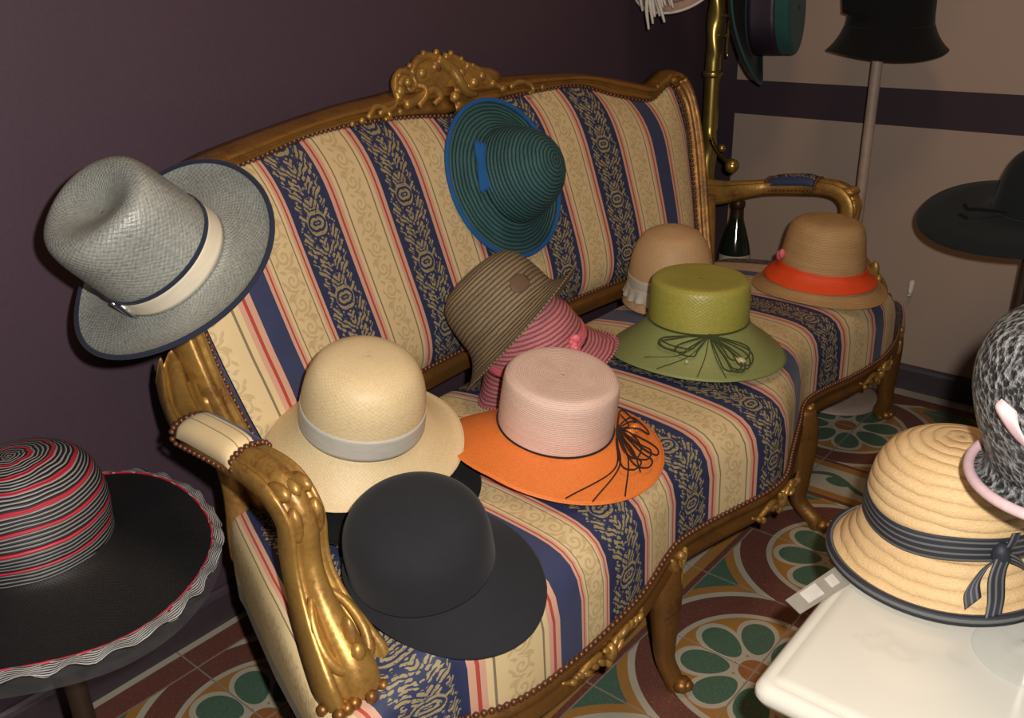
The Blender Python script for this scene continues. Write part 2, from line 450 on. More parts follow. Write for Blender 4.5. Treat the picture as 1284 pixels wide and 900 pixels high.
# back upholstery
inz = sorted([(a, c) for a, c in cr(INNR, 6)[:6*9+1]]); inzl = sorted([(a, c) for a, c in cr(INNL, 6)[:6*9+1]])
def ztop(x): return lerpf(inz if x > BX else inzl, abs(x-BX))
BM = [(.50, .085, F_), (.7275, .038, N_), (.885, .094, F_), (1.105, .097, F_), (1.322, .097, F_), (1.495, .095, F_), (1.702, .097, F_), (1.882, .046, N_), (2.045, .085, F_)]
xs, kinds, cents = stripe_cols(BX-.706, BX+.689, BM)
b = MB(); rows = []; uvs = []; NV = 26
for i in range(NV+1):
    s = i/NV; row = []; ur = []
    for j, x in enumerate(xs):
        zt, zb_ = ztop(x)-.001, zbot(x)+.004
        
        z = zb_+(zt-zb_)*s
        f = lerpf([(.40, .66), (.47, .676), (.54, .692), (.62, .706), (.70, .716), (.76, .722), (.90, .722)], z)/.722
        if x > BX: f = 1+(lerpf([(.40, .604), (.47, .618), (.54, .636), (.62, .656), (.70, .674), (.76, .686), (.90, .689)], z)/.689-1)*((x-BX)/.689)**2
        X = BX+(x-BX)*f
        e = (1-abs(2*s-1)**5)*(1-min(1, abs((x-BX)/(.690 if x > BX else .707)))**10)
        row.append((X, yb(X, z)-.010-.042*e, z))
    rows.append(row)
for i in range(NV+1):
    uvs.append([(xs[j]-cents[min(j, len(cents)-1)], rows[i][j][2]) for j in range(len(xs))])
b.grid(rows, uvs, kinds)
for fi in range(len(b.uv)):       # u measured from each stripe's own centre
    j = fi % (len(xs)-1); c = cents[j]; i = fi//(len(xs)-1)
    b.uv[fi] = [(xs[j]-c, rows[i][j][2]), (xs[j+1]-c, rows[i][j+1][2]), (xs[j+1]-c, rows[i+1][j+1][2]), (xs[j]-c, rows[i+1][j][2])]
back_up = part(b, 'back_upholstery', FAB)
# plain cloth on the rear of the back
b = MB(); rows = []
for i in range(9):
    row = []
    for j in range(25):
        x = BX-.70+1.40*j/24; zt, zb_ = ztop(x)+.01, zbot(x)-.02; z = zb_+(zt-zb_)*i/8; row.append((x*1., yb(x, z)+.015, z))
    rows.append(row)
b.grid(rows, flip=True); part(b, 'rear_cloth', 'fab_navy', solid=.003)
# seat
RAIL = [(.50, .705, .29), (.56, .648, .281), (.665, .598, .268), (.77, .586, .262), (.875, .585, .262), (.965, .589, .265), (1.05, .600, .278), (1.10, .604, .278), (1.18, .600, .268), (1.26, .585, .264), (1.34, .569, .262), (1.41, .569, .262), (1.49, .594, .264), (1.60, .628, .270), (1.685, .652, .28), (1.79, .650, .272), (1.89, .636, .264), (1.98, .625, .262), (2.07, .620, .262), (2.17, .630, .272), (2.24, .655, .284), (2.265, .69, .29)]
rail = cr(RAIL, 6)
rtab_y = [(p[0], p[1]) for p in rail]; rtab_z = [(p[0], p[2]) for p in rail]
def sx(y, side):   # side edge of the seat
    return lerpf([(.55, .435), (.73, .464), (.80, .486), (.88, .513), (1.0, .560), (1.12, .610)], y) if side < 0 else lerpf([(.55, 2.295), (.70, 2.276), (.80, 2.254), (1.0, 2.19), (1.12, 2.14)], y)
SM = [(.30, .10, N_), (.565, .105, F_), (.786, .045, N_), (.925, .10, F_), (1.135, .10, F_), (1.36, .10, F_), (1.58, .075, N_), (1.80, .10, F_), (2.025, .045, N_), (2.19, .09, F_), (2.40, .1, N_)]
XA, XB = .46, 2.27
ex, ey = .085, .10
# fabric u: interior width plus the arc down each side
xs0, kinds, cents = stripe_cols(XA-.075, XB+.075, SM)
ZN = .262; REAR = 1.105
vs = [0, .15, .3, .45, .6, .75, .88, 1] ; VV = [('f', 1-v) for v in vs] + [('m', k/16) for k in range(1, 17)] + [('r', v) for v in vs[1:]]
rows = []; vlen = []
for kind, t in VV:
    row = []
    for X in xs0:
        # position across: inside [XA+ex, XB-ex] flat, beyond it rolls down the side
        if X < XA+ex: su = (XA+ex-X)/(ex+.075); side = -1
        elif X > XB-ex: su = (X-XB+ex)/(ex+.075); side = 1
        else: su = 0; side = 0
        su = min(1, su)
        sv = t if kind in 'fr' else 0
        a = su*math.sqrt(1-sv*sv/2); c = sv*math.sqrt(1-su*su/2); r2 = min(1, a*a+c*c)
        Xc = min(max(X, XA+ex), XB-ex)
        yf = lerpf(rtab_y, min(max(Xc, .50), 2.262)); zf = lerpf(rtab_z, Xc)
        if Xc < .60: yf -= .01
        RE = REAR-.03*su
        if kind == 'f': y = yf+ey-(ey+.006)*math.sin(c*PI/2)**.8
        elif kind == 'r': y = RE-.05+.05*math.sin(c*PI/2)
        else: y = yf+ey+(RE-.05-yf-ey)*t
        if side:
            xe = sx(y, side); xi = max(XA+ex, sx(y, -1)+.055) if side < 0 else min(XB-ex, sx(y, 1)-.055)
            x = xi+(xe-xi)*(1-(1-a)**2.2-.10*a**6)
        else:
            dl = max(0, sx(y, -1)+.055-XA-ex); dr = max(0, XB-ex-sx(y, 1)+.055)
            x = X+dl*max(0, 1-(X-XA-ex)/.45)**2-dr*max(0, 1-(XB-ex-X)/.45)**2
        base = ZN if kind != 'f' else ZN+(zf+.004-ZN)*c
        tm = (y-.6)/.5
        top = .408+.030*max(0, 1-abs((x-1.37)/.9)**3)*max(0, math.sin(PI*min(1, max(0, (y-.55)/.58))))**.7
        z = base+(top-base)*(1-r2**1.45)**.55 if r2 < 1 else base
        dn = math.exp(-((x-.505)/.075)**2-((y-.700)/.085)**2)+math.exp(-((x-2.231)/.075)**2-((y-.700)/.085)**2)
        z -= .062*dn*max(0, min(1, (z-ZN)/.08))
        row.append((x, y, z))
    rows.append(row)
b = MB(); uvs = [[(0, 0)]*len(xs0) for _ in rows]
b.grid(rows, uvs, kinds)
mid = len(xs0)//2; vl = [0]
for i in range(1, len(rows)): vl.append(vl[-1]+(Vector(rows[i][mid])-Vector(rows[i-1][mid])).length)
nc = len(xs0)-1
for fi in range(len(b.uv)):
    j = fi % nc; c = cents[j]; i = fi//nc
    b.uv[fi] = [(xs0[j]-c, vl[i]), (xs0[j+1]-c, vl[i]), (xs0[j+1]-c, vl[i+1]), (xs0[j]-c, vl[i+1])]
seat_up = part(b, 'seat_upholstery', FAB)
b = MB(); b.box((.62, .70, .26), (2.14, 1.06, .30)); part(b, 'seat_base', 'gilt_dark', smooth=False)
# apron rails
def sweep_rail(path, name, hgt=.038, m='gilt_dark', out=None):
    b = MB(); rows = []; n = len(path)
    for i, p in enumerate(path):
        t = Vector(path[min(i+1, n-1)])-Vector(path[max(i-1, 0)]); t.z = 0; t.normalize()
        o = Vector((t.y, -t.x, 0)); p = Vector(p)
        rows.append([p+o*a+Vector((0, 0, z)) for a, z in ((.006, .010), (.014, .004), (.016, -.004), (.009, -.011), (.011, -.018), (.017, -.026), (.014, -hgt+.002), (.006, -hgt-.003), (-.02, -hgt-.003), (-.02, .010))])
    b.grid(rows, closeu=True); b.ngon(rows[0]); b.ngon(rows[-1], True)
    return part(b, name, m)
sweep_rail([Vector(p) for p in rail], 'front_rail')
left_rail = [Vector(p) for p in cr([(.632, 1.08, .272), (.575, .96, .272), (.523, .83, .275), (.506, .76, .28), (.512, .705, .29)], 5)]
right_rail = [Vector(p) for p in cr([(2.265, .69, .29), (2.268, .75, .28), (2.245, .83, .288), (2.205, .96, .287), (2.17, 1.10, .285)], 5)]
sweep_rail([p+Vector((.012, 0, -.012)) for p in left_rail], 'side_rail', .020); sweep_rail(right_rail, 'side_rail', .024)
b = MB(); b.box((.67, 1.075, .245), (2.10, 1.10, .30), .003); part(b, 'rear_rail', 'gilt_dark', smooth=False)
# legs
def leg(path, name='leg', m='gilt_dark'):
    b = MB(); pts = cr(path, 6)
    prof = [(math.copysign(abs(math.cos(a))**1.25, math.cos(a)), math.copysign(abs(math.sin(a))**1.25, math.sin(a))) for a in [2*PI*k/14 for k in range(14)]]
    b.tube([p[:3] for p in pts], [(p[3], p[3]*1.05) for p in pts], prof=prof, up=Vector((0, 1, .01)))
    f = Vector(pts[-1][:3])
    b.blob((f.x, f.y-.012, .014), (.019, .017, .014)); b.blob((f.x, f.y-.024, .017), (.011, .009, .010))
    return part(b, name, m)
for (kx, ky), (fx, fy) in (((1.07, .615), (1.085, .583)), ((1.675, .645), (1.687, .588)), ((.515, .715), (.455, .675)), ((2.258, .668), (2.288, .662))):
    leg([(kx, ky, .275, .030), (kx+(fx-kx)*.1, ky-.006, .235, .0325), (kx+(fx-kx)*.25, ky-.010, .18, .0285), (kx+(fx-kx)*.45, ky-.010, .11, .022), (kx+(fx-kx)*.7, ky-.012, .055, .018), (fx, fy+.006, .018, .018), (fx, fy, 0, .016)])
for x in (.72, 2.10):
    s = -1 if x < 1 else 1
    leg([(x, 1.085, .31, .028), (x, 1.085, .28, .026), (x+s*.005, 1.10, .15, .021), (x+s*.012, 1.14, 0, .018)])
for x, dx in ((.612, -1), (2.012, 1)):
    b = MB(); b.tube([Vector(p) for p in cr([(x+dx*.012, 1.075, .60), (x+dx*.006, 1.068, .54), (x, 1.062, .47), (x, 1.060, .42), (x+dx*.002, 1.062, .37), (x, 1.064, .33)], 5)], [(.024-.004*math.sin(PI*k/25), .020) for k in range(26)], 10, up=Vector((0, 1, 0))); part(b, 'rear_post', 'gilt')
# arms
def arm(sd):
    cx = 1.368
    def X(p): return [cx+sd*(cx-p[0])*1.0 if sd > 0 else p[0], *p[1:]]
    top = [(.583, 1.128, .628, .020, .034), (.566, 1.085, .606, .024, .027), (.547, 1.035, .597, .025, .019), (.533, .98, .593, .025, .017), (.527, .90, .592, .025, .017), (.525, .845, .594, .027, .018), (.525, .806, .583, .028, .019), (.527, .783, .550, .027, .020), (.528, .786, .505, .027, .021), (.525, .778, .470, .028, .022), (.522, .758, .432, .034, .024), (.520, .732, .397, .042, .028), (.520, .711, .367, .048, .030), (.521, .702, .343, .046, .026)]
    if sd > 0: top = [(p[0], p[1], p[2]+(lerpf([(.78, .022), (.90, .016), (1.0, .004), (1.13, -.030)], p[1]) if p[2] > .53 else .0), *p[3:]) for p in top]
    DZ = (lambda y: lerpf([(.78, .022), (.90, .016), (1.0, .004), (1.13, -.030)], y)) if sd > 0 else (lambda y: 0)
    pts = [X(p) for p in cr(top, 6)]
    if sd > 0: pts = [[p[0]-.105*max(0, (p[1]-1.0)/.13)**1.5 if p[2] > .5 else p[0], *p[1:]] for p in pts]
    prof = [(1, -.55), (1.03, .2), (.98, .7), (.86, .88), (.72, .70), (.60, .20), (.48, .70), (.34, 1.05), (.12, 1.16), (-.12, 1.16), (-.34, 1.05), (-.48, .70), (-.60, .20), (-.72, .70), (-.86, .88), (-.98, .7), (-1.03, .2), (-1, -.55), (-.7, -1), (.7, -1)]
    # cross-section: width along x, height normal to the path
    b = MB(); n = len(pts); rows = []
    for i, p in enumerate(pts):
        t = Vector(pts[min(i+1, n-1)][:3])-Vector(pts[max(i-1, 0)][:3]); t.x *= .3; t.normalize()
        a = Vector((1, 0, 0)); a = (a-t*a.dot(t)).normalized(); nn = a.cross(t)
        if nn.z < 0 and i < 40: nn = -nn
        if i >= 40 and nn.y > 0: nn = -nn
        rows.append([Vector(p[:3])+a*(c*p[3])+nn*(d*p[4]) for c, d in prof])
    b.grid(rows, closeu=True); b.ngon(rows[0]); b.ngon(rows[-1])
    o = part(b, 'arm', 'gilt')
    # carved scrolls at the foot of the post and acanthus at the bend
    def cpt(x, y, z): return X((x+.018, y, z+.040))
    for q in (-1, 1):
        b = MB(); pth = [cpt(.503+q*.012, .757, .418), cpt(.503+q*.026, .738, .395), cpt(.503+q*.030, .716, .365), cpt(.503+q*.020, .700, .345), cpt(.503+q*.008, .702, .358), cpt(.503+q*.012, .712, .372)]
        b.tube([Vector(p) for p in cr(pth, 5)], [.0045+.003*math.sin(PI*k/25) for k in range(26)], 7); b.build('scroll_carving', 'gilt', o)
    b = MB(); b.blob(cpt(.503, .695, .362), (.010, .010, .013)); b.blob(cpt(.503, .708, .385), (.007, .012, .022)); b.build('leaf_carving', 'gilt', o)
    b = MB()
    ring = rows[-1][:-2]; ring = [ring[0].lerp(ring[-1], 0)] + ring
    for k in range(0, len(ring)):
        if k % 2 == 0 or k in (5, 13): b.blob(ring[k]+Vector((0, -.002, 0)), (.0085, .0085, .0085))
    b.blob(rows[-1][-2].lerp(rows[-1][8], .5), (.03, .018, .010))
    b.build('bead_carving', 'gilt_dark', o)
    b = MB()
    for q in (-.5, 0, .5):
        b.blob(X((.525+q*.03, .792, DZ(.8)+.588)), (.009, .022, .012)); b.blob(X((.527+q*.03, .772, DZ(.8)+.550)), (.009, .012, .024))
    b.build('leaf_carving', 'gilt', o)
    # upholstered pad
    b = MB(); rows = []; ks = []
    cols = [(-1, C_), (-.8, C_), (-.6, C_), (-.35, O_), (-.31, C_), (-.1, C_), (.1, C_), (.22, O_), (.27, C_), (.42, N_), (.6, N_), (.75, N_), (.88, N_), (1, N_)]
    if sd > 0: cols = [(-1, N_), (-.85, N_), (-.6, F_), (-.3, F_), (0, F_), (.3, F_), (.6, N_), (.85, N_), (1, N_)]
    for i in range(15):
        s = i/14; y = .995-.125*s; e = (1-abs(2*s-1)**4)**.5
        row = []
        for t, k in cols:
            hh = math.sqrt(max(0, 1-abs(t)**2.4)); row.append(X((.530-.004*s+t*.0285, y, DZ(y)+.592+(.008+.024*hh)*(.6+.4*e))))
        rows.append(row)
    b.grid(rows, [[(t*.03, i*.009) for t, _ in cols] for i in range(15)], [k for _, k in cols[:-1]], flip=sd > 0)
    pad = part(b, 'arm_pad', FAB, solid=.002)
    b = MB()
    for yy in (.997, .868):
        for k in range(12):
            th = PI*k/11; b.blob(X((.528+.028*math.cos(th), yy, DZ(yy)+.595+.021*math.sin(th)**.6)), (.0040, .0050, .0040), nu=6, nv=4)
    for q in (-1, 1):
        for k in range(13): b.blob(X((.530+q*.0275,   .995-.0104*k, DZ(.995-.0104*k)+.588)), (.0036, .0044, .0036), nu=6, nv=4)
    tr = b.build('nail_trim', 'nail', pad); tr['kind'] = 'stuff'
arm(-1); arm(1)
# nail trim round back and seat
b = MB()
def nails(path, r, gap):
    acc = 0; last = Vector(path[0])
    for p in path[1:]:
        p = Vector(p); L = (p-last).length
        while acc+L >= gap:
            last = last+(p-last)*((gap-acc)/L); L = (p-last).length; acc = 0; b.blob(last, (r, r, r), nu=6, nv=4)
        acc += L; last = p
for sd in (-1, 1):
    nails([(BX+sd*x, yb(BX+sd*x, z)-.014, z) for x, z in cr(INNL if sd < 0 else INNR, 5)[:76]], .0048, .0112)
nails([(BX-.66+1.27*k/40, yb(BX-.66+1.27*k/40, zbot(BX-.66+1.27*k/40))-.018, zbot(BX-.66+1.27*k/40)+.006) for k in range(41)], .0045, .011)
t = part(b, 'back_nail_trim', 'nail'); t['kind'] = 'stuff'
b = MB()
nails([(p[0], p[1]-.012, p[2]+.012) for p in rail], .0048, .0108)
nails([p+Vector((.0, 0, -.004)) for p in left_rail], .0048, .0108); nails([p+Vector((.010, 0, .012)) for p in right_rail], .0048, .0108)
t = part(b, 'seat_nail_trim', 'nail'); t['kind'] = 'stuff'
# carvings on the apron: leafy cluster at the centre of each bay and at each knee
def cluster(c, w, n, seed, name='rail_carving', dirx=Vector((1, 0, 0))):
    b = MB(); rnd = random.Random(seed); c = Vector(c)
    for q in (-1, 1):
        pth = [c+dirx*(q*w*.15)+Vector((0, -.004, -.012)), c+dirx*(q*w*.5)+Vector((0, -.008, -.004)), c+dirx*(q*w*.8)+Vector((0, -.004, -.014)), c+dirx*(q*w)+Vector((0, 0, -.006))]
        b.tube([Vector(p) for p in cr(pth, 5)], [.006, .0065, .007, .007, .0065, .006, .0055, .005, .005, .0045, .004, .004, .0035, .003, .003, .0025], 7)
        for k in range(n):
            s = (k+.5)/n; an = rnd.uniform(.4, 1.2)*q
            R = Matrix.Rotation(an, 3, 'Y')
            b.blob(c+dirx*(q*w*s*.9)+Vector((0, -.006-.006*(1-s), -.012+rnd.uniform(-.012, .010))), (.0055, .006, .013*(1.1-.5*s)), R)
    b.blob(c+Vector((0, -.012, -.014)), (.011, .010, .015)); b.blob(c+Vector((0, -.008, -.034)), (.007, .007, .010))
    return part(b, name, 'gilt')
for i, (x, w) in enumerate(((.85, .10), (1.37, .10), (2.02, .10))):
    p = min(rail, key=lambda q: abs(q[0]-x)); cluster((p[0], p[1]-.008, p[2]-.006), w, 6, i, dirx=Vector((1, (.02 if i == 1 else 0), 0)))
for i, x in enumerate((1.075, 1.683, .53, 2.235)):
    p = min(rail, key=lambda q: abs(q[0]-x)); b = MB(); c = Vector((p[0], p[1]-.014, p[2]-.02))
    for q in (-1, 0, 1):
        R = Matrix.Rotation(q*.5, 3, 'Y'); b.blob(c+Vector((q*.012, -.004, 0)), (.007, .008, .022), R)
    b.blob(c+Vector((0, -.008, -.03)), (.006, .007, .022)); b.blob(c+Vector((0, -.008, .016)), (.009, .008, .008))
    part(b, 'knee_carving', 'gilt')
# crest
b = MB()
def bp(x, z, h=.0): X = BX+x; return Vector((X, yb(X, z)-.030-h, z))
def scr(pts, r0, r1): 
    p = [bp(*q) for q in pts]; p = [Vector(q) for q in cr(p, 6)]; n = len(p)
    b.tube(p, [r0+(r1-r0)*k/(n-1) for k in range(n)], 8, up=Vector((0, 1, 0)))
scr([(-.150, .915), (-.148, .945), (-.125, .962), (-.100, .955), (-.095, .937), (-.112, .928), (-.120, .940)], .008, .0045)
scr([(-.10, .955), (-.07, .978), (-.035, .982), (-.012, .966), (-.02, .945), (-.042, .944), (-.042, .958)], .009, .005)
scr([(-.03, .975, .006), (.0, .955, .012), (.012, .93, .014), (.03, .908, .008), (.06, .902)], .014, .005)
scr([(.0, .978), (.03, .972), (.055, .955), (.07, .935), (.062, .915), (.045, .918), (.048, .932)], .008, .005)
scr([(.05, .957), (.08, .948), (.105, .93), (.125, .912), (.15, .905)], .009, .004)
scr([(-.14, .905), (-.10, .912), (-.06, .925, .006), (-.045, .91, .006), (-.062, .898)], .010, .006)
scr([(-.105, .90), (-.085, .915, .006), (-.08, .93, .006), (-.092, .935)], .008, .005)
scr([(-.24, .896), (-.215, .912), (-.19, .905), (-.185, .892), (-.2, .888)], .006, .004)
scr([(-.21, .90), (-.17, .905), (-.15, .918), (-.13, .91)], .005, .004)
scr([(.16, .905), (.19, .913), (.22, .905), (.225, .893), (.21, .888)], .006, .004)
for x, z, r in ((-.145, .93, .012), (-.118, .943, .010), (-.035, .962, .014), (.058, .925, .012), (.03, .945, .010), (.085, .935, .010), (.11, .918, .009), (.135, .905, .008), (-.075, .955, .011), (-.26, .895, .006), (-.285, .893, .005), (.25, .897, .006), (-.16, .897, .006), (-.005, .905, .012), (-.10, .97, .006), (-.055, .988, .007), (-.02, .987, .007), (.018, .982, .007), (.042, .97, .006), (.068, .955, .006), (-.135, .957, .006)):
    b.blob(bp(x, z, .004), (r, r*.9, r))
R = Matrix.Rotation(.5, 3, 'Y')
b.blob(bp(-.03, .938, -.014), (.115, .020, .040), nu=20, nv=10); b.blob(bp(.06, .925, -.012), (.10, .018, .028), nu=16, nv=8)
part(b, 'crest_carving', 'gilt')
b = MB()
for sd in (1,):     # leaf on the ear
    scr([(sd*.60, .862), (sd*.635, .875), (sd*.655, .885), (sd*.66, .875)], .007, .004)
    b.blob(bp(sd*.66, .874, 0), (.012, .010, .008))
part(b, 'ear_carving', 'gilt')

# ------------------------------------------------------------------ hat helpers
def lathe(parent, name, prof, m, fn=None, seg=72, ax=1.0, ay=1.0, solid=.002, n=5, dense=True, smooth=True):
    P = cr(prof, n) if dense else prof
    rows = []; uvs = []; L = 0
    rm = sum(max(p[0], 0) for p in P)/len(P)
    for i, (r, z) in enumerate(P):
        r = max(r, 1e-4)
        if i: L += math.hypot(r-P[i-1][0], z-P[i-1][1])
        row = []; ur = []
        for k in range(seg):
            th = 2*PI*k/seg
            q = (r*math.cos(th)*ax, r*math.sin(th)*ay, z)
            row.append(fn(th, i/(len(P)-1), *q) if fn else q)
        rows.append(row); uvs.append([(2*PI*k/seg*rm, L) for k in range(seg+1)])
    b = MB(); b.grid(rows, uvs, closeu=True)
    o = b.build(name, m, parent, solid=solid, smooth=smooth); o['rim'] = 0; del o['rim']
    return o, rows
def ring_tube(parent, name, row, r, m, seg=8, lo=0, hi=None):
    b = MB(); b.tube([Vector(p) for p in row], r, seg, closed=True); return b.build(name, m, parent)
def band(parent, prof, z0, z1, off, m, name='band', ax=1.0, ay=1.0, fn=None, n=6):
    P = cr(prof, 10); tab = sorted((z, r) for r, z in P)
    pr = [(lerpf(tab, z0+(z1-z0)*k/n)+off, z0+(z1-z0)*k/n) for k in range(n+1)]
    return lathe(parent, name, pr, m, fn, ax=ax, ay=ay, dense=False, solid=.0012)
def cord(parent, name, pts, r, m, n=8, seg=6):
    b = MB(); b.tube([Vector(p) for p in cr(pts, n)], r, seg); return b.build(name, m, parent)
def strip(parent, name, pts, w, m, across=Vector((0, 0, 1)), n=8, solid=.001, taper=None):
    """flat ribbon following pts, width w along 'across'"""
    P = [Vector(p) for p in cr(pts, n)]; rows = []; uvs = []; L = 0
    for i, p in enumerate(P):
        if i: L += (p-P[i-1]).length
        ww = w*(taper(i/(len(P)-1)) if taper else 1)
        rows.append([p+across*(ww*(k/4-.5)) for k in range(5)]); uvs.append([(L, ww*k/4) for k in range(5)])
    b = MB(); b.grid(rows, uvs); return b.build(name, m, parent, solid=solid)
def hat(label, C, axis, xdir=(1, 0, 0), group=None, name='hat'): return empty(name, label, 'hat', C, group, axis, xdir)
def dome(r, h, flare=1.0, k=2.2, n=10):
    return [(r*flare, 0)] + [(r*(1-(q/n)**k)**(1/k)*(1+(flare-1)*(1-q/n)**3), h*q/n) for q in range(1, n)] + [(r*.2, h*.995), (0, h)]
UPW = Vector((0, 0, 1))

# hat materials
sinamay('s_grey', (.36, .37, .335), (.10, .105, .098), .40, dist=.0009); felt('m_navy', (.02, .024, .045)); ribbon('r_cream', (.62, .55, .43))
plain('metal_bright', (.7, .7, .68), .25, .9)
straw('s_teal', (.060, .165, .165), (.012, .05, .06), .0075, .95, dist=.003); felt('m_blue', (.02, .10, .30))
sinamay('s_cream', (.76, .60, .36), (.56, .42, .22), .55, dist=.0003); ribbon('r_grey', (.52, .49, .43))
felt('m_black', (.007, .007, .008)); felt('m_charcoal', (.021, .0215, .026))
sinamay('s_orange', (.88, .25, .055), (.66, .15, .022), .5, dist=.0003); straw('s_blush', (.82, .60, .51), (.60, .40, .32), .0032, .30, dist=.0006)
felt('m_cord', (.035, .014, .010)); plain('bead', (.75, .22, .05), .2, coat=.5)
straw('s_pink', (.66, .25, .27), (.36, .09, .11), .0078, .85, dist=.003); ribbon('r_pink', (.72, .15, .19))
straw('s_brown', (.36, .275, .17), (.12, .085, .048), .0078, .9, dist=.003); plain('leather', (.13, .075, .045), .6)
sinamay('s_lime', (.43, .40, .085), (.27, .25, .04), .42); sinamay('s_green', (.27, .30, .11), (.18, .205, .065), .55, dist=.0003)
felt('m_greencord', (.055, .062, .022)); plain('shell', (.55, .45, .25), .3)
sinamay('s_tan', (.58, .37, .19), (.42, .25, .12), .6, dist=.0003); ribbon('r_white', (.52, .47, .40))
straw('s_tan2', (.60, .38, .18), (.36, .20, .08), .0035, .35, dist=.0008); ribbon('r_red', (.80, .075, .012), rough=.6)
straw('s_natural', (.78, .56, .31), (.56, .36, .16), .0145, .30, dist=.0022)
ribbon('r_navystripe', (.016, .019, .030), (.12, .12, .12), .0075, .6)
sinamay('s_black', (.014, .014, .015), (.005, .005, .006), .55, spec=.3, dist=.0003)
def f_stripes():
    u, v, _ = xyz('UV')
    w = v + noise(comb(u*16, v*20), 1, 2)*.012
    ph = (w/.0245).frac(); fine = ((w/.0245*5).frac())
    c = mixc(fine > .62, (.012, .012, .014), (.26, .26, .26)); c = mixc(ph < .21, c, (.40, .020, .040))
    return dict(color=c, rough=.55, height=(w/.0245*10*PI).sin(), bump=.6, dist=.0015)
MT['m_stripes'] = mat('red_white_black_ribbon_braid', f_stripes)
def f_trim():
    u, v, _ = xyz('UV')
    ph = (u/.0022+noise(comb(u*30, v*60), 1, 2)*1.2).frac()
    return dict(color=mixc(ph > .5, (.014, .014, .016), (.36, .36, .36)), rough=.55, height=ph, bump=.3)
MT['m_trim'] = mat('black_white_cord_trim', f_trim)
def f_knit():
    n = noise(scale=95, detail=3, rough=.6); v = voronoi(E(E.nt.nodes.new('ShaderNodeTexCoord').outputs['Object']), 150)
    f = step(n*.7+v*.5, .45, .8)
    return dict(color=mixc(f, (.02, .021, .023), (.22, .225, .23)), rough=.45, height=f+n, bump=.9, dist=.004)
MT['m_knit'] = mat('grey_openwork_straw', f_knit); ribbon('r_lilac', (.68, .47, .50))
felt('m_slate', (.013, .016, .019)); felt('m_bottle', (.022, .075, .072)); ribbon('r_aubergine', (.018, .010, .022))
plain('m_blushfelt', (.36, .24, .20), .8); plain('feather', (.62, .58, .54), .8)
plain('brass', (.50, .36, .10), .28, .85, var=.2, scale=25); plain('polepaint', (.36, .27, .22), .5)
plain('darkwood', (.035, .018, .012), .45); plain('brassdark', (.2, .14, .05), .4, .8)
def f_glass(): return dict(color=(.80, .84, .82), rough=.03, alpha=.16, spec=.9, coat=.6)
MT['glass'] = mat('clear_glass', f_glass)
def f_bottle(): return dict(color=(.010, .016, .010), rough=.12, spec=.5, coat=.4)
MT['bottleglass'] = mat('dark_bottle_glass', f_bottle); plain('foil', (.06, .03, .018), .35, .5); plain('paper', (.42, .36, .26), .7)
def f_marble():
    x, y, z = xyz('Object')
    n = noise(comb(x, y, z), 5, 5, .6); v = (n*9+x*6+y*9).sin()
    f = E.m('POWER', (1.0-v.abs()), 5.)
    return dict(color=mixc(f*.22, mixc(n, (.60, .58, .51), (.69, .67, .60)), (.44, .39, .31)), rough=.16, spec=.5, height=n, bump=.02)
MT['marble'] = mat('cream_marble', f_marble)
plain('greengilt', (.36, .32, .15), .5, .35, var=.3, scale=40); plain('greycard', (.33, .31, .27), .7); plain('whitecard', (.66, .65, .62), .7)
def f_tulle():
    u, v, _ = xyz('UV'); n = noise(comb(u*30, v*30), 1, 3)
    return dict(color=(.055, .055, .058), rough=.8, alpha=step(n, .2, .9)*.35+.28)
MT['tulle'] = mat('sheer_black_tulle', f_tulle)

# ------------------------------------------------------------------ grey panama on the ear of the settee
G = hat('grey straw fedora with cream band hung on the end of the settee back', at(211, 326, 1.155), RT*-.40+UP*.42-FW*.815, (.3, -.85, .2), name='fedora'); BUCK = -110
def dent(th, t, x, y, z):
    d = math.exp(-((x/.050)**2+(y/.030)**2)); e = math.exp(-(((abs(y)-.050)/.020)**2+((x-.06)/.030)**2))
    zz = z-.016*d*max(0, (z-.06)/.06); k = 1-.045*e*max(0, z/.12)
    return (x*k, y*k, zz)
pc = [(.082, 0), (.081, .012), (.080, .034), (.078, .080), (.0755, .108), (.070, .124), (.058, .131), (.041, .131), (.020, .129), (0, .128)]
lathe(G, 'crown', pc, 's_grey', dent, ax=1.06, ay=.97)
_, rows = lathe(G, 'brim', [(.082, 0), (.091, -.004), (.111, -.006), (.132, -.003), (.146, .003)], 's_grey', lambda th, t, x, y, z: (x, y, z-.010*t*math.cos(2*th)), ax=1.06, ay=.97)
ring_tube(G, 'brim_binding', rows[-1], .0034, 'm_navy')
band(G, pc, .003, .030, .0012, 'r_cream', ax=1.06, ay=.97); bl = band(G, pc, .029, .035, .0018, 'm_navy', 'band_edge', ax=1.06, ay=.97, n=2)
for q in (-.10, .0, .10):
    a = math.radians(BUCK)+q; b = MB()
    b.tube([Vector((.0850*1.06*math.cos(a), .0850*.97*math.sin(a), .002)), Vector((.0830*1.06*math.cos(a), .0830*.97*math.sin(a), .030))], .0026, 8); b.build('buckle_bar', 'metal_bright' if q else 'm_navy', G)

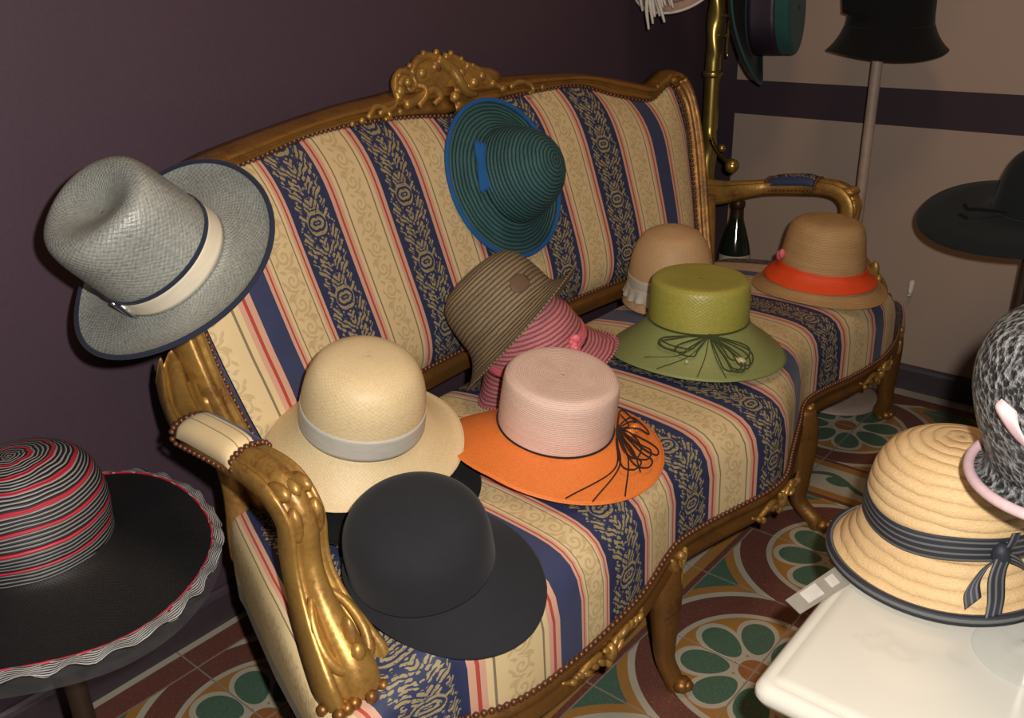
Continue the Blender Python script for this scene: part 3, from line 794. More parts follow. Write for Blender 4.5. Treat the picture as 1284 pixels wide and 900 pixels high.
# ------------------------------------------------------------------ teal hat on the settee back
T = hat('teal straw sun hat with blue edge and bow hung on the settee back', (1.377, 1.1605, .7545), (.05, -.929, .367), (1, 0, 0), name='sun_hat')
tc = dome(.086, .112, 1.06, 2.1)
lathe(T, 'crown', tc, 's_teal', ay=1.05)
_, rows = lathe(T, 'brim', [(.091, 0), (.104, -.010), (.125, -.018), (.142, -.020), (.150, -.018)], 's_teal', lambda th, t, x, y, z: (x, y*1.05, z+.012*t*math.cos(th)))
ring_tube(T, 'brim_binding', rows[-1], .0048, 'm_blue')
b = MB(); rr = []
for i in range(15):
    s = i/14; hw = .0125*(.50+.75*abs(2*s-1)**1.2); row = []
    for k in range(5):
        q = (k/4-.5)*2*hw; ang = PI-.30+(s-.5)*.95; rad = .094-q
        row.append((rad*math.cos(ang), rad*math.sin(ang)*1.05+.004, .000+.012*math.exp(-((rad-.088)/.012)**2)))
    rr.append(row)
b.grid(rr, flip=True); b.build('bow', 'm_blue', T, solid=.003)

# ------------------------------------------------------------------ black hat below, cream hat above
KH = .052
K = hat('black felt hat lying beneath the cream wide-brimmed hat', (.752, .905, .453), (0, -.05, 1), name='felt_hat')
kc = dome(.068, KH, 1.05); lathe(K, 'crown', kc, 'm_black')
lathe(K, 'brim', [(.0714, 0), (.10, -.004), (.13, -.008), (.150, -.012)], 'm_black', lambda th, t, x, y, z: (x*(1-.26*t*max(0, math.sin(th))), y*(1-.26*t*max(0, math.sin(th))), z), solid=.004)
B = hat('cream straw wide-brimmed hat with pale grey ribbon on the settee', (.755, .932, .541), (-.06, -.30, .95), name='wide_brim_hat')
bc = [(.0895, -.004), (.0885, .02), (.0865, .045), (.081, .072), (.070, .094), (.053, .106), (.034, .111), (.015, .113), (0, .1135)]
lathe(B, 'crown', bc, 's_cream'); band(B, bc, -.002, .034, .0012, 'r_grey', fn=lambda th, t, x, y, z: (x, y, z+.002*math.sin(th*2)))
def cbrim(th, t, x, y, z):     # bent where the cap leans on it and where it meets the backrest
    def g(c, w): d = (th-math.radians(c)+PI) % (2*PI)-PI; return math.exp(-.5*(d/math.radians(w))**2)
    k = 1-t*(.20*g(-104, 28)+.22*g(92, 42)+.02*g(150, 30))
    return (x*k, y*k, z+.006*t*math.sin(2*th)+t*.012*g(95, 45)+t*.022*g(-27, 26))
_, rows = lathe(B, 'brim', [(.0895, 0), (.100, -.012), (.120, -.030), (.140, -.044), (.156, -.052)], 's_cream', cbrim)
ring_tube(B, 'brim_edge', rows[-1], .0014, 's_cream', 6)

# ------------------------------------------------------------------ charcoal felt cap
F = hat('charcoal felt cap with a wide visor brim at the front of the settee', (.656, .722, .448), (-.20, -.09, .97), (.10, -.97, 0), name='felt_hat')
fc = [(.094, -.004), (.0935, .02), (.092, .040), (.087, .059), (.075, .076), (.056, .088), (.034, .0935), (.015, .0955), (0, .096)]
lathe(F, 'crown', fc, 'm_charcoal', ay=.97, solid=.004)
def visor(th, t, x, y, z):
    a = math.cos(th); w = .006+.064*max(0, (a+.42)/1.42)**1.35*(1-.75*max(0, -math.sin(th))**1.5)
    r = .0935+w*t; return (r*math.cos(th), r*math.sin(th)*.99, -.004-.046*t*max(0, (a+.55)/1.55)+.004*t*(1-a))
_, rows = lathe(F, 'brim', [(.098, 0), (.11, 0), (.12, 0), (.14, 0), (.15, 0)], 'm_charcoal', visor, solid=.004)
ring_tube(F, 'seam', [(.0942*math.cos(2*PI*k/72), .0942*.97*math.sin(2*PI*k/72), -.002) for k in range(72)], .0022, 'm_black')

# ------------------------------------------------------------------ orange hat with blush crown
O = hat('orange brimmed hat with pale pink flat crown and brown raffia bow', (1.009, .776, .4755), (-.02, -.18, .98), name='sun_hat')
def flat(r, h, tap=.97): return [(r, 0), (r*1.0, .02), (r*.995, h*.5), (r*tap, h*.86), (r*tap*.95, h*.955), (r*tap*.85, h*.995), (r*tap*.55, h*.99), (r*.28, h*.985), (0, h*.985)]
oc_ = flat(.090, .092, .975); lathe(O, 'crown', oc_, 's_blush')
def obrim(th, t, x, y, z):
    dd = (th-.85+PI) % (2*PI)-PI; k = 1+t*(.02*math.cos(th)+.05*math.cos(th+2.45)-.24*math.exp(-.5*(dd/.62)**2)); zz = z-.018*t*math.cos(th-.1)+.006*t*math.cos(2*th+.9)-.030*t*max(0, math.sin(th-.1))
    return (x*k, y*k, zz)
_, rows = lathe(O, 'brim', [(.090, .001), (.098, -.004), (.118, -.010), (.146, -.016), (.172, -.021)], 's_orange', obrim)
ring_tube(O, 'brim_edge', rows[-1], .0016, 's_orange', 6)
ring_tube(O, 'cord_band', [(.0918*math.cos(2*PI*k/72), .0918*math.sin(2*PI*k/72), .002) for k in range(72)], .0018, 'm_cord', 6)
def on_brim(tab, a, r, dz=.003, fn=None):     # point on a brim at angle a, radius r
    z = lerpf(tab, r); t = (r-tab[0][0])/(tab[-1][0]-tab[0][0]); p = (r*math.cos(a), r*math.sin(a), z)
    if fn: p = fn(a, max(0, t), *p)
    return (p[0], p[1], p[2]+dz)
OT = [(.090, .001), (.098, -.004), (.118, -.010), (.146, -.016), (.172, -.021)]
def ob(a, r, dz=.003): return on_brim(OT, math.radians(a), r, dz, obrim)
a0 = -55
for k, (da, r1, r2, wd) in enumerate(((-14, .130, .150, 9), (-22, .135, .156, 8), (-30, .128, .145, 9), (-8, .140, .160, 6), (22, .122, .138, 9), (12, .128, .150, 8), (-18, .120, .136, 12))):
    cord(O, 'bow_loop', [ob(a0, .095, .008), ob(a0+da-wd, r1, .010+.002*k), ob(a0+da-wd*.6, r2, .012), ob(a0+da+wd*.6, r2, .010), ob(a0+da+wd, r1, .007+.002*k), ob(a0+2, .096, .010)], .0013, 'm_cord')
for k, (s1, a1, r1) in enumerate(((-66, -137, .166), (-66, -124, .169), (-58, -106, .169), (-50, -28, .150), (-50, -20, .132), (-55, -84, .15))):
    cord(O, 'cord_tail', [ob(s1, .097, .004), ob((s1*.55+a1*.45), .125, .0025), ob(a1, r1, .0025)], .0012, 'm_cord')
for a_, r_ in ((-52, .118), (-44, .128)):
    b = MB(); b.blob(ob(a_, r_, .010), (.011, .009, .008), nu=12, nv=8); b.build('bead', 'bead', O)

# ------------------------------------------------------------------ pink and brown straw cloches
IU = Vector((0, 0, 1)); IR = Vector((RT.x, RT.y, 0)).normalized()
Pk = hat('rose pink straw cloche half covered by the brown straw hat', at(672, 436, 1.615), IU*.94 - IR*.30 - Vector((.75, .6, 0))*.10, IR, name='cloche_hat')
pkc = dome(.086, .107, 1.10, 2.3); lathe(Pk, 'crown', pkc, 's_pink')
def pbrim(th, t, x, y, z):     # the brim is cut short at the back
    dd = (th-PFA+PI) % (2*PI)-PI
    k = 1-.29*t*max(0, min(1, .5+1.6*math.sin(th-PBA)))-.22*t*math.exp(-.5*(dd/.55)**2)
    return (x*k, y*k, z+.012*t*math.cos(th)*(1 if math.cos(th) > 0 else .1)+.010*t*max(0, math.sin(th)))
PBA, PFA = .25, -1.50
_, rows = lathe(Pk, 'brim', [(.096, 0), (.108, -.012), (.123, -.026), (.137, -.036), (.144, -.038)], 's_pink', pbrim)
ring_tube(Pk, 'brim_edge', rows[-1], .0022, 's_pink', 6)
band(Pk, pkc, .004, .018, .0016, 'r_pink', fn=lambda th, t, x, y, z: (x, y, z+.002*math.sin(9*th)))
b = MB(); c0 = Vector((.094*math.cos(-.72), .094*math.sin(-.72), .012))
for k in range(7):
    a = k*2.4; rr_ = .0035+.0012*k; b.blob(c0+Vector((.5*rr_*math.cos(a), -.006+.0008*k, rr_*math.sin(a))), (.0065, .004, .0055), Matrix.Rotation(a, 3, 'Y'))
b.blob(c0+Vector((-.018, -.008, -.004)), (.014, .007, .010)); b.blob(c0+Vector((.006, 0, .014)), (.011, .005, .009)); b.blob(c0+Vector((-.030, -.010, -.006)), (.014, .005, .007))
b.build('ribbon_rosette', 'r_pink', Pk)
Br = hat('brown straw cloche tipped over the rose pink hat', at(641, 398, 1.63), UP*.72 - RT*.66 + FW*.03, RT*.72+UP*.66, name='cloche_hat')
brc = [(.098, -.002), (.096, .012), (.094, .038), (.090, .064), (.082, .084), (.066, .098), (.044, .104), (.02, .106), (0, .1062)]
lathe(Br, 'crown', brc, 's_brown')
_, rows = lathe(Br, 'brim', [(.098, 0), (.106, -.012), (.120, -.024), (.134, -.031), (.146, -.033)], 's_brown', lambda th, t, x, y, z: (x, y, z+.016*t*math.cos(th)+.006*t*math.cos(2*th)))
ring_tube(Br, 'brim_edge', rows[-1], .0018, 's_brown', 6)
b = MB(); rr = []
for i in range(9):
    row = []
    for k in range(9):
        a = -1.05+(k/8-.5)*.42; zz = .012+i/8*.032; q = math.hypot((k/8-.5)*2, (i/8-.5)*2); f = 1 if q < 1 else 1/q
        a = -1.05+(k/8-.5)*.42*f; zz = .028+(i/8-.5)*.032*f; r = lerpf(sorted((z, r) for r, z in cr(brc, 8)), zz)+.0022
        row.append((r*math.cos(a), r*math.sin(a), zz))
    rr.append(row)
b.grid(rr); b.build('patch', 'leather', Br, solid=.0015)

# ------------------------------------------------------------------ green hat
Gr = hat('lime green hat with flat shiny crown and olive cord bow', (1.482, .792, .5045), (.0, -.02, 1), name='sun_hat')
gc = flat(.0945, .082, .97); lathe(Gr, 'crown', gc, 's_lime')
def gbrim(th, t, x, y, z): return (x, y, z+.010*t*math.cos(2*th-.6)+.004*t*math.sin(3*th))
GT = [(.0945, 0), (.103, -.010), (.123, -.028), (.148, -.047), (.170, -.060)]
_, rows = lathe(Gr, 'brim', GT, 's_green', gbrim); ring_tube(Gr, 'brim_edge', rows[-1], .0014, 's_green', 6)
ring_tube(Gr, 'cord_band', [(.096*math.cos(2*PI*k/72), .096*math.sin(2*PI*k/72), .002) for k in range(72)], .0018, 'm_greencord', 6)
def gb(a, r, dz=.003): return on_brim(GT, math.radians(a), r, dz, gbrim)
g0 = -139
for k, (da, r1, r2, wd) in enumerate(((-32, .118, .130, 13), (-28, .112, .122, 16), (-36, .115, .128, 9), (-20, .122, .134, 9), (19, .132, .156, 10), (16, .138, .160, 7), (24, .13, .150, 9), (12, .142, .158, 8), (21, .125, .14, 12))):
    cord(Gr, 'bow_loop', [gb(g0, .098, .006), gb(g0+da-wd, r1, .009+.001*k), gb(g0+da-wd*.6, r2, .011), gb(g0+da+wd*.6, r2, .009), gb(g0+da+wd, r1, .006+.001*k), gb(g0+1, .098, .008)], .0014, 'm_greencord')
for a1, r1 in ((-176, .165), (-150, .166), (-132, .166), (-190, .15)):
    cord(Gr, 'cord_tail', [gb(g0, .098, .005), gb((g0+a1)/2, .13, .003), gb(a1, r1, .003)], .0009, 'm_greencord')
b = MB(); b.blob(gb(-118, .140, .008), (.007, .013, .006), nu=10, nv=7); b.build('shell_bead', 'shell', Gr)
b = MB(); b.blob(gb(-158, .142, .006), (.004, .004, .004)); b.build('shell_bead', 'shell', Gr)

# ------------------------------------------------------------------ tan hat with white band
Tn = hat('tan straw cloche with white ribbon band behind the green hat', Vector((1.695, .980, .4765)), (-.03, -.03, 1), name='cloche_hat')
tnc = dome(.0905, .134, 1.02, 2.7); lathe(Tn, 'crown', tnc, 's_tan')
lathe(Tn, 'brim', [(.0923, 0), (.095, -.012), (.100, -.026), (.104, -.038)], 's_tan')
band(Tn, tnc, .000, .030, .0015, 'r_white', fn=lambda th, t, x, y, z: (x*(1+.01*math.sin(7*th)), y*(1+.01*math.sin(7*th)), z))
lathe(Tn, 'ribbon_ruffle', [(.0945, .006), (.097, -.004), (.100, -.013), (.102, -.020)], 'r_white', lambda th, t, x, y, z: (x*(1+.035*t*math.sin(22*th)), y*(1+.035*t*math.sin(22*th)), z+.002*math.sin(9*th)), seg=132, solid=.0012)

# ------------------------------------------------------------------ straw hat with orange-red band
Or = hat('natural straw hat with bright orange-red band at the end of the settee', onZ(1030, 334, .478), (.0, -.04, 1), name='straw_hat')
orc = [(.096, 0), (.094, .02), (.090, .05), (.085, .08), (.078, .098), (.064, .110), (.042, .115), (.02, .1165), (0, .117)]
lathe(Or, 'crown', orc, 's_tan2')
_, rows = lathe(Or, 'brim', [(.096, 0), (.104, -.012), (.120, -.028), (.136, -.040), (.150, -.046)], 's_tan2', lambda th, t, x, y, z: (x, y, z+.006*t*math.cos(2*th)))
ring_tube(Or, 'brim_edge', rows[-1], .0018, 's_tan2', 6)
lathe(Or, 'band', [(.0985, .010), (.1005, -.002), (.108, -.012), (.120, -.022), (.126, -.027)], 'r_red', lambda th, t, x, y, z: (x*(1+.004*math.sin(60*th)), y*(1+.004*math.sin(60*th)), z+.003+.006*(1-t)*math.sin(th*1)))
b = MB()
for q in (-1, 1): b.blob((.099*math.cos(2.3+q*.07), .099*math.sin(2.3+q*.07), .030+q*.004), (.008, .008, .012))
b.blob((.099*math.cos(2.3), .099*math.sin(2.3), .030), (.005, .005, .005))
b.build('ribbon_bow', 'r_pink', Or)

# ------------------------------------------------------------------ black wide hat with striped crown on a stand
Sx, Sy, Sz = .350, 1.105, .478
St = hat('wide black hat with red and white striped crown on a low stand', (Sx, Sy, Sz), (-.03, 0, 1), (1, 0, 0), name='wide_brim_hat')
stc = [(.093, -.002), (.094, .015), (.096, .038), (.094, .066), (.085, .093), (.068, .111), (.045, .120), (.02, .123), (0, .1235)]
lathe(St, 'crown', stc, 'm_stripes')
def sbrim(th, t, x, y, z): return (x, y, z+.010*t*math.sin(2*th+.3)+.003*t*math.sin(5*th))
_, rows = lathe(St, 'brim', [(.092, 0), (.105, -.012), (.14, -.026), (.18, -.036), (.212, -.040)], 's_black', sbrim)
zig = []
for k in range(72*3):
    q = rows[-1][(k//3) % 72]; q2 = rows[-1][(k//3+1) % 72]; f = (k % 3)/3
    zig.append(tuple(a+(c-a)*f for a, c in zip(q, q2)))
ring_tube(St, 'red_piping', [(p[0]*.985, p[1]*.985, p[2]+.002) for p in rows[-1]], .0018, plain('redpipe', (.42, .022, .045), .5), 6)
rw = []; 
for i in range(6):
    s = i/5; rw.append([(p[0]*(.985+.065*s+.008*math.sin(k*1.05+i*.6)), p[1]*(.985+.065*s+.008*math.sin(k*1.05+i*.6)), p[2]+.004*math.sin(k*.8)*s+.003-.006*s) for k, p in enumerate(zig)])
b = MB(); b.grid(rw, [[(i*.003, k*.006) for k in range(len(zig)+1)] for i in range(6)], closeu=True); b.build('brim_trim', 'm_trim', St, solid=.0015)
tl = []
for i in range(6):
    s = i/5; tl.append([(p[0]*(1.0+.02*s), p[1]*(1.0+.02*s), p[2]-.004-.026*s) for p in rows[-1]])
b = MB(); b.grid(tl, [[(k*.018, i*.012) for k in range(73)] for i in range(6)], closeu=True); b.build('tulle_veil', 'tulle', St, solid=0)
sd_ = empty('hat_stand', 'low dark wooden pedestal under the striped wide hat', 'stand', (Sx, Sy, 0))
def turned(parent, name, prof, m, seg=32): return lathe(parent, name, prof, m, None, seg, solid=0, n=4)
turned(sd_, 'base', [(0, 0), (.10, 0), (.105, .012), (.08, .025), (.03, .035), (.016, .05)], 'darkwood')
turned(sd_, 'pole', [(.016, .045), (.014, .2), (.016, .4), (.02, .47)], 'darkwood')
turned(sd_, 'head', [(.02, .465), (.055, .49), (.072, .52), (.066, .565), (.045, .59), (0, .6005)], 'darkwood')

# ------------------------------------------------------------------ marble table
ZT = .442; TX, TY = .716, .299
tb = empty('side_table', 'low table with cream marble top and carved gilt base', 'table', (TX+.32, TY-.30, 0))
TL = Vector((TX+.32, TY-.30, 0))
def tpart(b, name, m, **k): o = b.build(name, m, tb, **k); o.location = -TL; return o
def rrect(x0, y0, x1, y1, r, z, n=5):
    out = []
    for cx, cy, a in ((x1-r, y1-r, 0), (x0+r, y1-r, 90), (x0+r, y0+r, 180), (x1-r, y0+r, 270)):
        for k in range(n+1): t = math.radians(a+90*k/n); out.append((cx+r*math.cos(t), cy+r*math.sin(t), z))
    return out
b = MB(); rws = []
for ins, z in ((.016, ZT-.030), (.004, ZT-.026), (0, ZT-.018), (.001, ZT-.010), (.006, ZT-.004), (.013, ZT-.0015), (.016, ZT-.003), (.019, ZT), (.03, ZT)):
    rws.append(rrect(TX+ins, TY-.60+ins, TX+.64-ins, TY-ins, max(.004, .018-ins*.4), z))
b.grid(rws, closeu=True); b.ngon(rws[0], True); b.ngon(rws[-1]); tpart(b, 'marble_top', 'marble')
b = MB(); rws = []
for ins, z in ((.045, ZT-.085), (.035, ZT-.075), (.040, ZT-.060), (.030, ZT-.042), (.022, ZT-.034), (.022, ZT-.029)):
    rws.append(rrect(TX+ins, TY-.60+ins, TX+.64-ins, TY-ins, .012, z))
b.grid(rws, closeu=True); b.ngon(rws[0], True); b.ngon(rws[-1]); apron = tpart(b, 'apron', 'greengilt')
b = MB(); rnd = random.Random(3)
for k in range(34):
    x = TX+.045+.55*k/33; b.blob((x, TY-.034, ZT-.056+.008*math.sin(k*1.3)), (.009, .007, .012), Matrix.Rotation(.8*math.sin(k*2.), 3, 'Y'))
    b.blob((TX+.034, TY-.045-.51*k/33, ZT-.056+.008*math.sin(k*1.3)), (.007, .009, .012), Matrix.Rotation(.8*math.sin(k*2.), 3, 'X'))
c = b.build('apron_carving', 'greengilt', apron); c['kind'] = 'stuff'
for qx in (TX+.07, TX+.57):
    for qy in (TY-.07, TY-.53):
        b = MB(); sx_ = -1 if qx < TX+.3 else 1; sy_ = 1 if qy > TY-.3 else -1
        P = cr([(qx, qy, ZT-.05, .032), (qx+sx_*.012, qy+sy_*.012, ZT-.12, .030), (qx+sx_*.004, qy+sy_*.004, .18, .019), (qx-sx_*.004, qy-sy_*.004, .07, .015), (qx+sx_*.014, qy+sy_*.014, .015, .018), (qx+sx_*.018, qy+sy_*.018, 0, .016)], 6)
        b.tube([Vector(p[:3]) for p in P], [p[3] for p in P], 10, up=Vector((0, 1, 0))); tpart(b, 'leg', 'greengilt')

# ------------------------------------------------------------------ straw cloche with navy striped scarf
Nt = hat('natural straw cloche with navy striped scarf band on the marble table', (1.053, .210, .503), (.02, .02, 1), RT, name='cloche_hat')
ntc = [(.095, -.004), (.0948, .02), (.093, .042), (.087, .066), (.074, .087), (.055, .100), (.033, .107), (.015, .1095), (0, .110)]
lathe(Nt, 'crown', ntc, 's_natural', solid=.003)
def nbrim(th, t, x, y, z): return (x*(1+.02*t), y, z+.008*t*math.cos(th)+.004*t*math.cos(2*th))
_, rows = lathe(Nt, 'brim', [(.095, -.002), (.101, -.014), (.111, -.030), (.123, -.043), (.132, -.047)], 's_natural', nbrim, solid=.003)
b = MB(); rw = []
for (rr_, dz, k_) in ((0, .005, .955), (1, .006, .985), (2, .003, 1.012), (3, -.004, 1.015), (4, -.007, .99), (5, -.004, .96)):
    rw.append([(p[0]*k_, p[1]*k_, p[2]+dz) for p in rows[-1]])
b.grid(rw, [[(k*.013, i*.0042) for k in range(73)] for i in range(6)], closeu=True); b.build('brim_binding', 'r_navystripe', Nt, solid=.001)
band(Nt, ntc, .000, .030, .0028, 'r_navystripe', 'scarf_band', fn=lambda th, t, x, y, z: (x*(1+.012*math.sin(5*th+3*t)*t), y*(1+.012*math.sin(5*th+3*t)*t), z+.004*math.sin(3*th)), n=10)
ka = -1.45; kp = Vector((.100*math.cos(ka), .100*math.sin(ka), .016))
b = MB(); b.blob(kp, (.011, .011, .014), nu=12, nv=8); b.build('scarf_knot', 'r_navystripe', Nt)
tdir = Vector((-math.sin(ka), math.cos(ka), 0)); rad = Vector((math.cos(ka), math.sin(ka), 0))
strip(Nt, 'scarf_end', [kp+rad*.004, kp-tdir*.020+rad*.010-UPW*.006, kp-tdir*.038+rad*.016-UPW*.028, kp-tdir*.040+rad*.024-UPW*.045], .022, 'r_navystripe', (tdir*.75+UPW*.65).normalized())
strip(Nt, 'scarf_end', [kp+rad*.006, kp-tdir*.010+rad*.014-UPW*.020, kp-tdir*.012+rad*.022-UPW*.045, kp-tdir*.018+rad*.030-UPW*.060], .020, 'r_navystripe', (tdir*.95+UPW*.2).normalized())
strip(Nt, 'scarf_end', [kp+rad*.004, kp+tdir*.016+rad*.012-UPW*.006, kp+tdir*.030+rad*.014-UPW*.020], .020, 'r_navystripe', (tdir*-.5+UPW*.8).normalized())
strip(Nt, 'scarf_end', [kp+rad*.004, kp+tdir*.006+rad*.006+UPW*.014, kp+tdir*.008+rad*.008+UPW*.030], .010, 'r_navystripe', tdir)

# price tag lying at the table edge
tg = empty('price_tag', 'grey card price tag on the edge of the marble table', 'tag', onZ(1025, 745, ZT+.0003))
pq = [onZ(x, y, ZT+.0003)-tg.location for x, y in ((985, 753), (1003, 770), (1082, 722), (1064, 700))]
b = MB(); lo = [p for p in pq]; hi = [p+Vector((0, 0, .0012)) for p in pq]; b.grid([lo, hi], closeu=True); b.ngon(lo); b.ngon(hi, True); b.build('card', 'greycard', tg, smooth=False)
for (s0, s1, w0, w1) in ((.18, .42, .12, .80), (.55, .68, .2, .75)):
    def tp(s, w): return (pq[0]*(1-s)+pq[3]*s)*(1-w)+(pq[1]*(1-s)+pq[2]*s)*w
    q4 = [tp(s0, w0), tp(s0, w1), tp(s1, w1), tp(s1, w0)]
    b = MB(); b.grid([[p+Vector((0, 0, .0012)) for p in q4], [p+Vector((0, 0, .0018)) for p in q4]], closeu=True); b.ngon([p+Vector((0, 0, .0018)) for p in q4], True); b.build('sticker', 'whitecard', tg, smooth=False)
b = MB(); b.tube([pq[2]*.5+pq[3]*.5+Vector((-.008, 0, .002)), pq[2]*.4+pq[3]*.6+Vector((.02, -.005, .012))], .0006, 5); b.build('string', 'whitecard', tg)

# ------------------------------------------------------------------ grey openwork hat with pink bow on a stand
kb = at(1352, 578, .880)
Kn = hat('charcoal openwork straw cloche with pale pink ribbon above the marble table', kb, IU*.97 - IR*.10, IR, name='cloche_hat')
knc = [(.076, -.002), (.082, .018), (.090, .046), (.0945, .078), (.091, .108), (.078, .134), (.056, .150), (.03, .158), (0, .161)]
lathe(Kn, 'crown', knc, 'm_knit', solid=.004)
_, rows = lathe(Kn, 'brim', [(.076, 0), (.080, -.010), (.087, -.015), (.094, -.015)], 'm_knit', solid=.003)
ring_tube(Kn, 'brim_binding', rows[-1], .0055, 'r_lilac')
ta = PI+.45
def kpt(a, z, o): r = lerpf(sorted((z_, r_) for r_, z_ in cr(knc, 6)), z)+o; return Vector((r*math.cos(a), r*math.sin(a), z))
bp0 = kpt(ta, .055, .008)
strip(Kn, 'ribbon_bow', [kpt(ta-.05, .092, .006), kpt(ta, .082, .012), kpt(ta+.12, .062, .010), kpt(ta+.24, .046, .005)], .024, 'r_lilac', Vector((.45, -.75, -.45)).normalized(), taper=lambda t: .45+.75*math.sin(PI*(t*.8+.1)))
strip(Kn, 'ribbon_bow', [kpt(ta+.22, .050, .006), kpt(ta+.36, .038, .012), kpt(ta+.52, .018, .012), kpt(ta+.68, .004, .007)], .026, 'r_lilac', Vector((.45, -.75, -.45)).normalized(), taper=lambda t: .5+.7*math.sin(PI*(t*.8+.1)))
ks = empty('glass_stand', 'clear glass disc stand holding the openwork hat on the marble table', 'stand', (kb.x, kb.y, ZT))
lathe(ks, 'disc', [(0, .0004), (.046, .0004), (.055, .0014), (.057, .0028), (.055, .0045), (.046, .005), (.02, .006), (.012, .011), (.008, .020)], 'glass', None, 48, solid=0)
turned(ks, 'stem', [(.0075, .018), (.0065, .05), (.006, .12), (.006, kb.z-ZT+.03)], 'metal_bright')
turned(ks, 'head', [(.006, kb.z-ZT+.02), (.030, kb.z-ZT+.05), (.042, kb.z-ZT+.085), (.03, kb.z-ZT+.14), (0, kb.z-ZT+.159)], 'darkwood')

# ------------------------------------------------------------------ black felt hat on tall painted stand
px_, py_ = 2.335, .806
hs = empty('hat_stand', 'tall slim beige painted stand between the settee and the wall', 'stand', (px_, py_, 0))
turned(hs, 'base', [(0, 0), (.11, 0), (.112, .012), (.09, .02), (.02, .028), (.013, .04)], 'polepaint')
turned(hs, 'pole', [(.013, .035), (.013, .3), (.013, .6), (.013, .945)], 'polepaint')
turned(hs, 'head', [(.013, .94), (.05, .95), (.07, .98), (.06, 1.05), (.03, 1.11), (0, 1.117)], 'polepaint')
Bl = hat('black felt hat with upturned bow on the tall beige stand', (px_+.012, py_-.014, .982), (0, 0, 1), IR, name='felt_hat')
blc = [(.099, -.004), (.096, .02), (.095, .05), (.092, .09), (.089, .118), (.08, .13), (.05, .134), (0, .135)]
lathe(Bl, 'crown', blc, 'm_black', ax=1.0, ay=1., solid=.003)
lathe(Bl, 'brim', [(.099, .0), (.106, -.018), (.116, -.036), (.128, -.052), (.137, -.062)], 'm_black', lambda th, t, x, y, z: (x, y, z+.008*t*math.cos(2*th)), solid=.004)
strip(Bl, 'bow', [(-.060, -.072, .040), (-.085, -.055, .044), (-.108, -.035, .050), (-.126, -.022, .058)], .05, 'm_black', Vector((-.15, 0, 1)), solid=.004, taper=lambda t: .8+.25*t)

# ------------------------------------------------------------------ slate hat at the right
sc = at(1302, 262, 1.86)
Sl = hat('dark slate wide-brimmed hat with wispy quills on a slim stand by the beige wall', sc, IU*.97 - IR*.05 - Vector((.7, .6, 0))*.10, IR, name='wide_brim_hat')
slc = [(.085, 0), (.080, .03), (.072, .07), (.06, .10), (.04, .118), (.02, .124), (0, .125)]
lathe(Sl, 'crown', slc, 'm_slate', solid=.003)
lathe(Sl, 'brim', [(.085, 0), (.11, -.008), (.15, -.012), (.19, -.016), (.225, -.026)], 'm_slate', lambda th, t, x, y, z: (x, y, z-.012*t*math.cos(2*th)), solid=.004)
for pts in ([(-.08, -.03, .01), (-.12, -.01, .012), (-.145, .0, .012)], [(-.145, .0, .012), (-.15, .004, .022)], [(-.15, -.02, .0), (-.165, -.01, .006)], [(-.09, -.20, -.02), (-.10, -.206, -.05), (-.09, -.212, -.066)], [(-.07, -.206, -.02), (-.066, -.212, -.045), (-.056, -.216, -.055)]):
    cord(Sl, 'quill', pts, .0035, 'm_black')
ss = empty('hat_stand', 'slim dark stand under the slate wide-brimmed hat', 'stand', (sc.x, sc.y, 0))
turned(ss, 'base', [(0, 0), (.11, 0), (.112, .012), (.09, .02), (.02, .028), (.011, .04)], 'darkwood')
turned(ss, 'pole', [(.011, .035), (.011, .3), (.011, sc.z+.02)], 'darkwood')
turned(ss, 'head', [(.011, sc.z), (.04, sc.z+.02), (.05, sc.z+.06), (.03, sc.z+.108), (0, sc.z+.122)], 'darkwood')

# ------------------------------------------------------------------ brass coat rack
rx, ry = 2.335, 1.245
rk = empty('coat_rack', 'polished brass coat rack with twisted pole behind the settee', 'coat rack', (rx, ry, 0))
turned(rk, 'base', [(0, 0), (.054, 0), (.056, .012), (.045, .03), (.03, .05), (.024, .07)], 'brass')
b = MB(); rws = []
for i in range(161):
    z = .06+1.36*i/160; row = []
    tw = 1 if (.50 < z < .70) or (.90 < z < 1.05) or z < .3 else 0
    for k in range(24):
        th = 2*PI*k/24; r = .0215+(.0022*math.sin(2*th+z*55) if tw else 0)
        row.append((r*math.cos(th), r*math.sin(th), z))
    rws.append(row)
b.grid(rws, closeu=True); b.ngon(rws[-1]); b.build('pole', 'brass', rk)
for z in (.852, .44, 1.30):
    turned(rk, 'collar', [(.021, z-.010), (.027, z-.006), (.028, z), (.027, z+.006), (.021, z+.010)], 'brass')
turned(rk, 'finial', [(.022, 1.42), (.030, 1.43), (.034, 1.455), (.022, 1.48), (0, 1.49)], 'brass')
def rel(p): return Vector(p)-Vector((rx, ry, 0))
for px, py, dpt, r in ((918, 208, 2.25, .0175), (905, 186, 2.42, .0105)):
    tip = rel(at(px, py, dpt)); b = MB(); st_ = Vector((0, 0, tip.z+.01)); b.tube([st_, (st_+tip)*.5+Vector((0, 0, -.012)), tip], .005, 8); a_ = b.build('peg', 'brassdark', rk)
    b = MB(); b.blob(tip, (r, r, r), nu=16, nv=12); b.build('ball', 'brass', a_)
ha = (RT*.86-FW*.44-UP*.10).normalized(); hc = at(947, 14, 2.31)
hk = [rel(at(x, y, d)) for x, y, d in ((912, 72, 2.40), (913, 45, 2.40), (917, 20, 2.39))]+[rel(hc-ha*.045+UP*.045), rel(hc-ha*.01+UP*.085), rel(hc+ha*.035+UP*.098), rel(hc+ha*.065+UP*.100)]
b = MB(); b.tube([Vector(p) for p in cr(hk, 6)], .0042, 8); hook = b.build('hook', 'brass', rk)
